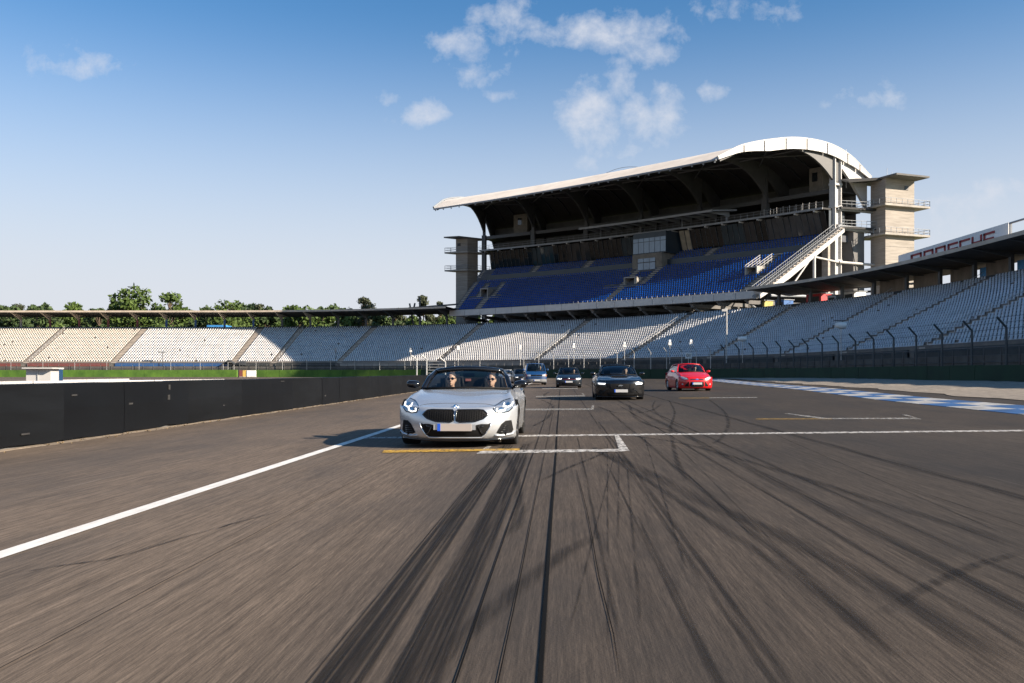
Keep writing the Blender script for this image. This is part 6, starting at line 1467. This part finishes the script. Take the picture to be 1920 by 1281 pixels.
person(go, .37, 2.08, .40, 'driver in a dark top in the dark hatchback', 'shirt_dark', True, False); person(go, -.37, 2.08, .40, 'passenger in a dark top in the dark hatchback', 'shirt_dark', False, False)

fo = hatch('hatchback_car', 'red hatchback on the right of the group of cars', 9.85, 46.8, YAW + R(4.5), M['red_car'], 4.36, .91, 1.49, (1.06, 1.03), .76)
for sg in (1, -1):
    h_ = fo.front('headlight', [(sg * x, z) for x, z in ((.44, .63), (.50, .70), (.72, .80), (.82, .80), (.80, .68), (.66, .61))], M['drl_dim'], .006); fo.line('headlight_rim', [(sg * x, z) for x, z in ((.44, .63), (.50, .70), (.72, .80), (.82, .80), (.80, .68), (.66, .61))], .007, M['gloss_black'], .006, h_, True)
    fo.front('side_vent', [(sg * x, z) for x, z in ((.42, .46), (.44, .52), (.64, .29), (.62, .25), (.44, .25))], M['matt_black'], .006); fo.front('fog_lamp', [(sg * (.74 + .045 * math.cos(a)), .37 + .045 * math.sin(a)) for a in np.linspace(0, 5.6, 9)], M['drl_dim'], .008, .02)
g_ = fo.front('grille', [(-.36, .60), (-.33, .655), (.33, .655), (.36, .60)], M['gloss_black'], .006); fo.line('chrome_bar', [(-.34, .625), (0, .62), (.34, .625)], .009, M['chrome'], .012, g_)
b = MB(); ye = fo.hit(0, .63) - .02; b.grid([[(.085 * math.cos(a) * q, ye - .01 * (1 - q), .632 + .036 * math.sin(a) * q) for a in np.linspace(0, 2 * math.pi, 20, endpoint=False)] for q in (1, .85, .01)], True); b.build('emblem', M['emblem_blue'], g_, True)
fo.front('lower_grille', [(-.34, .50), (.34, .50), (.38, .28), (.30, .22), (-.30, .22), (-.38, .28)], M['matt_black'], .006); fo.plate(0, .41)
person(fo, .37, 2.12, .44, 'driver in a dark top in the red hatchback', 'shirt_dark', True, False)

an = hatch('hatchback_car', 'anthracite hatchback half hidden behind the blue van', 1.15, 88.0, YAW + R(9), M['anthracite'], 4.4, .90, 1.47, (1.15, 1.0), .76)
for sg in (1, -1):
    h_ = an.front('headlight', [(sg * x, z) for x, z in ((.46, .60), (.48, .69), (.80, .72), (.84, .66), (.78, .58))], M['lamp'], .006); an.line('daytime_lamp', [(sg * .55, .66), (sg * .57, .61), (sg * .76, .62)], .02, M['drl'], .018, h_)
an.front('grille', [(-.42, .50), (-.44, .68), (.44, .68), (.42, .50)], M['matt_black'], .006); an.front('lower_grille', [(-.5, .36), (.5, .36), (.46, .20), (-.46, .20)], M['matt_black'], .006); an.plate(0, .43)
si = hatch('hatchback_car', 'silver hatchback farthest back beside the right mirror of the roadster', -.45, 104.0, YAW + R(8), M['silver'], 4.3, .88, 1.45, (1.1, .98), .75)
for sg in (1, -1): si.front('headlight', [(sg * x, z) for x, z in ((.46, .60), (.48, .69), (.80, .72), (.84, .66), (.78, .58))], M['drl_dim'], .006)
si.front('grille', [(-.42, .56), (-.44, .68), (.44, .68), (.42, .56)], M['matt_black'], .006); si.plate(0, .43)

# ================================================================== blue van
st = [Nn(.10, .22, .22, .84, .26), Nn(.01, .30, .30, .885, .28), Nn(.0, .48, .48, .895, .28), Nn(.03, .70, .70, .90, .24), Nn(.06, .93, .93, .90, .22),
      Hh(.12, .985, .86, .28, .985, .91, .78, .25), Hh(.42, 1.10, .87, .55, 1.08, .915, .80, .25), Hh(.72, 1.20, .875, .82, 1.17, .92, .82, .25), Hh(.95, 1.22, .88, 1.2, 1.20, .92, .84, .25), Hh(1.7, 1.22, .89, 1.7, 1.21, .92, .86, .25), Hh(3.0, 1.22, .89, 3.0, 1.21, .92, .86, .25), Hh(4.3, 1.22, .89, 4.3, 1.21, .92, .86, .25)] + \
     [[(x, 4.79 - (y - yc), z) for x, y, z in Nn(yc, zc, zs, hw, .14)] for yc, zc, zs, hw in ((.0, 1.2, 1.2, .90), (.0, .85, .85, .90), (.02, .5, .5, .90), (.06, .28, .28, .88))]
va = Car('van', 'blue passenger van with grey bumper behind the roadster mirror', 'van', 2.12, 76.0, YAW + R(5.5), {'paint': M['vanblue'], 'pillar': M['vanblue'], 'rim': M['alloy']}, st, (.86, 4.6, 3.7), (.83, 3.75), .32, .20, dark_below=.2)
va.greenhouse(((.80, 1.225), (.84, 1.05, 1.20)), ((1.38, 1.86), (.70, 1.50, 1.82)), ((4.55, 1.88), (.70, 4.52, 1.83)), ((4.72, 1.22), (.86, 4.68, 1.20)), M['vanblue'], pillar=.07, roof_drop=.05, rear_pillar=.3)
for sg in (1, -1):
    h_ = va.front('headlight', [(sg * .50, .76), (sg * .50, .91), (sg * .80, .91), (sg * .80, .76)], M['drl_dim'], .008); va.front('indicator', [(sg * .81, .76), (sg * .81, .91), (sg * .875, .91), (sg * .875, .76)], M['amber' if sg > 0 else 'redlens'], .008)
g_ = va.front('grille', [(-.49, .775), (-.49, .895), (.49, .895), (.49, .775)], M['matt_black'], .008)
for z in (.80, .835, .87): va.line('grille_bar', [(-.48, z), (0, z), (.48, z)], .006, M['black'], .014, g_)
b = MB(); yv = va.hit(0, .84) - .02; b.lathe((0, yv, .838), (0, -1, 0), ((.066, 0), (.066, .01), (.054, .01), (.054, 0)), 20); b.tube([(-.042, yv, .88), (-.013, yv, .80), (0, yv, .84), (.013, yv, .80), (.042, yv, .88)], .008, 5); b.build('emblem', M['chrome'], g_)
va.front('air_slot', [(-.45, .60), (-.45, .66), (.45, .66), (.45, .60)], M['matt_black'], .006)
va.front('bumper', [(-.885, .24), (-.885, .52), (.885, .52), (.885, .24)], M['bumper_grey'], .03); va.plate(.03, .42, out=.05)
va.mirror(1.04, 1.12, 1.33, M['vanblue'], .17, .22, .08); va.seats((-.45, .45), 1.85, .78, True, 1, rows=(0, 1.1), dash=(.98, 1.12, .78)); person(va, .45, 1.80, .74, 'driver in a dark top in the blue van', 'shirt_dark', True, False)
for ob in list(COL.objects):
    if '_world' in ob: del ob['_world']
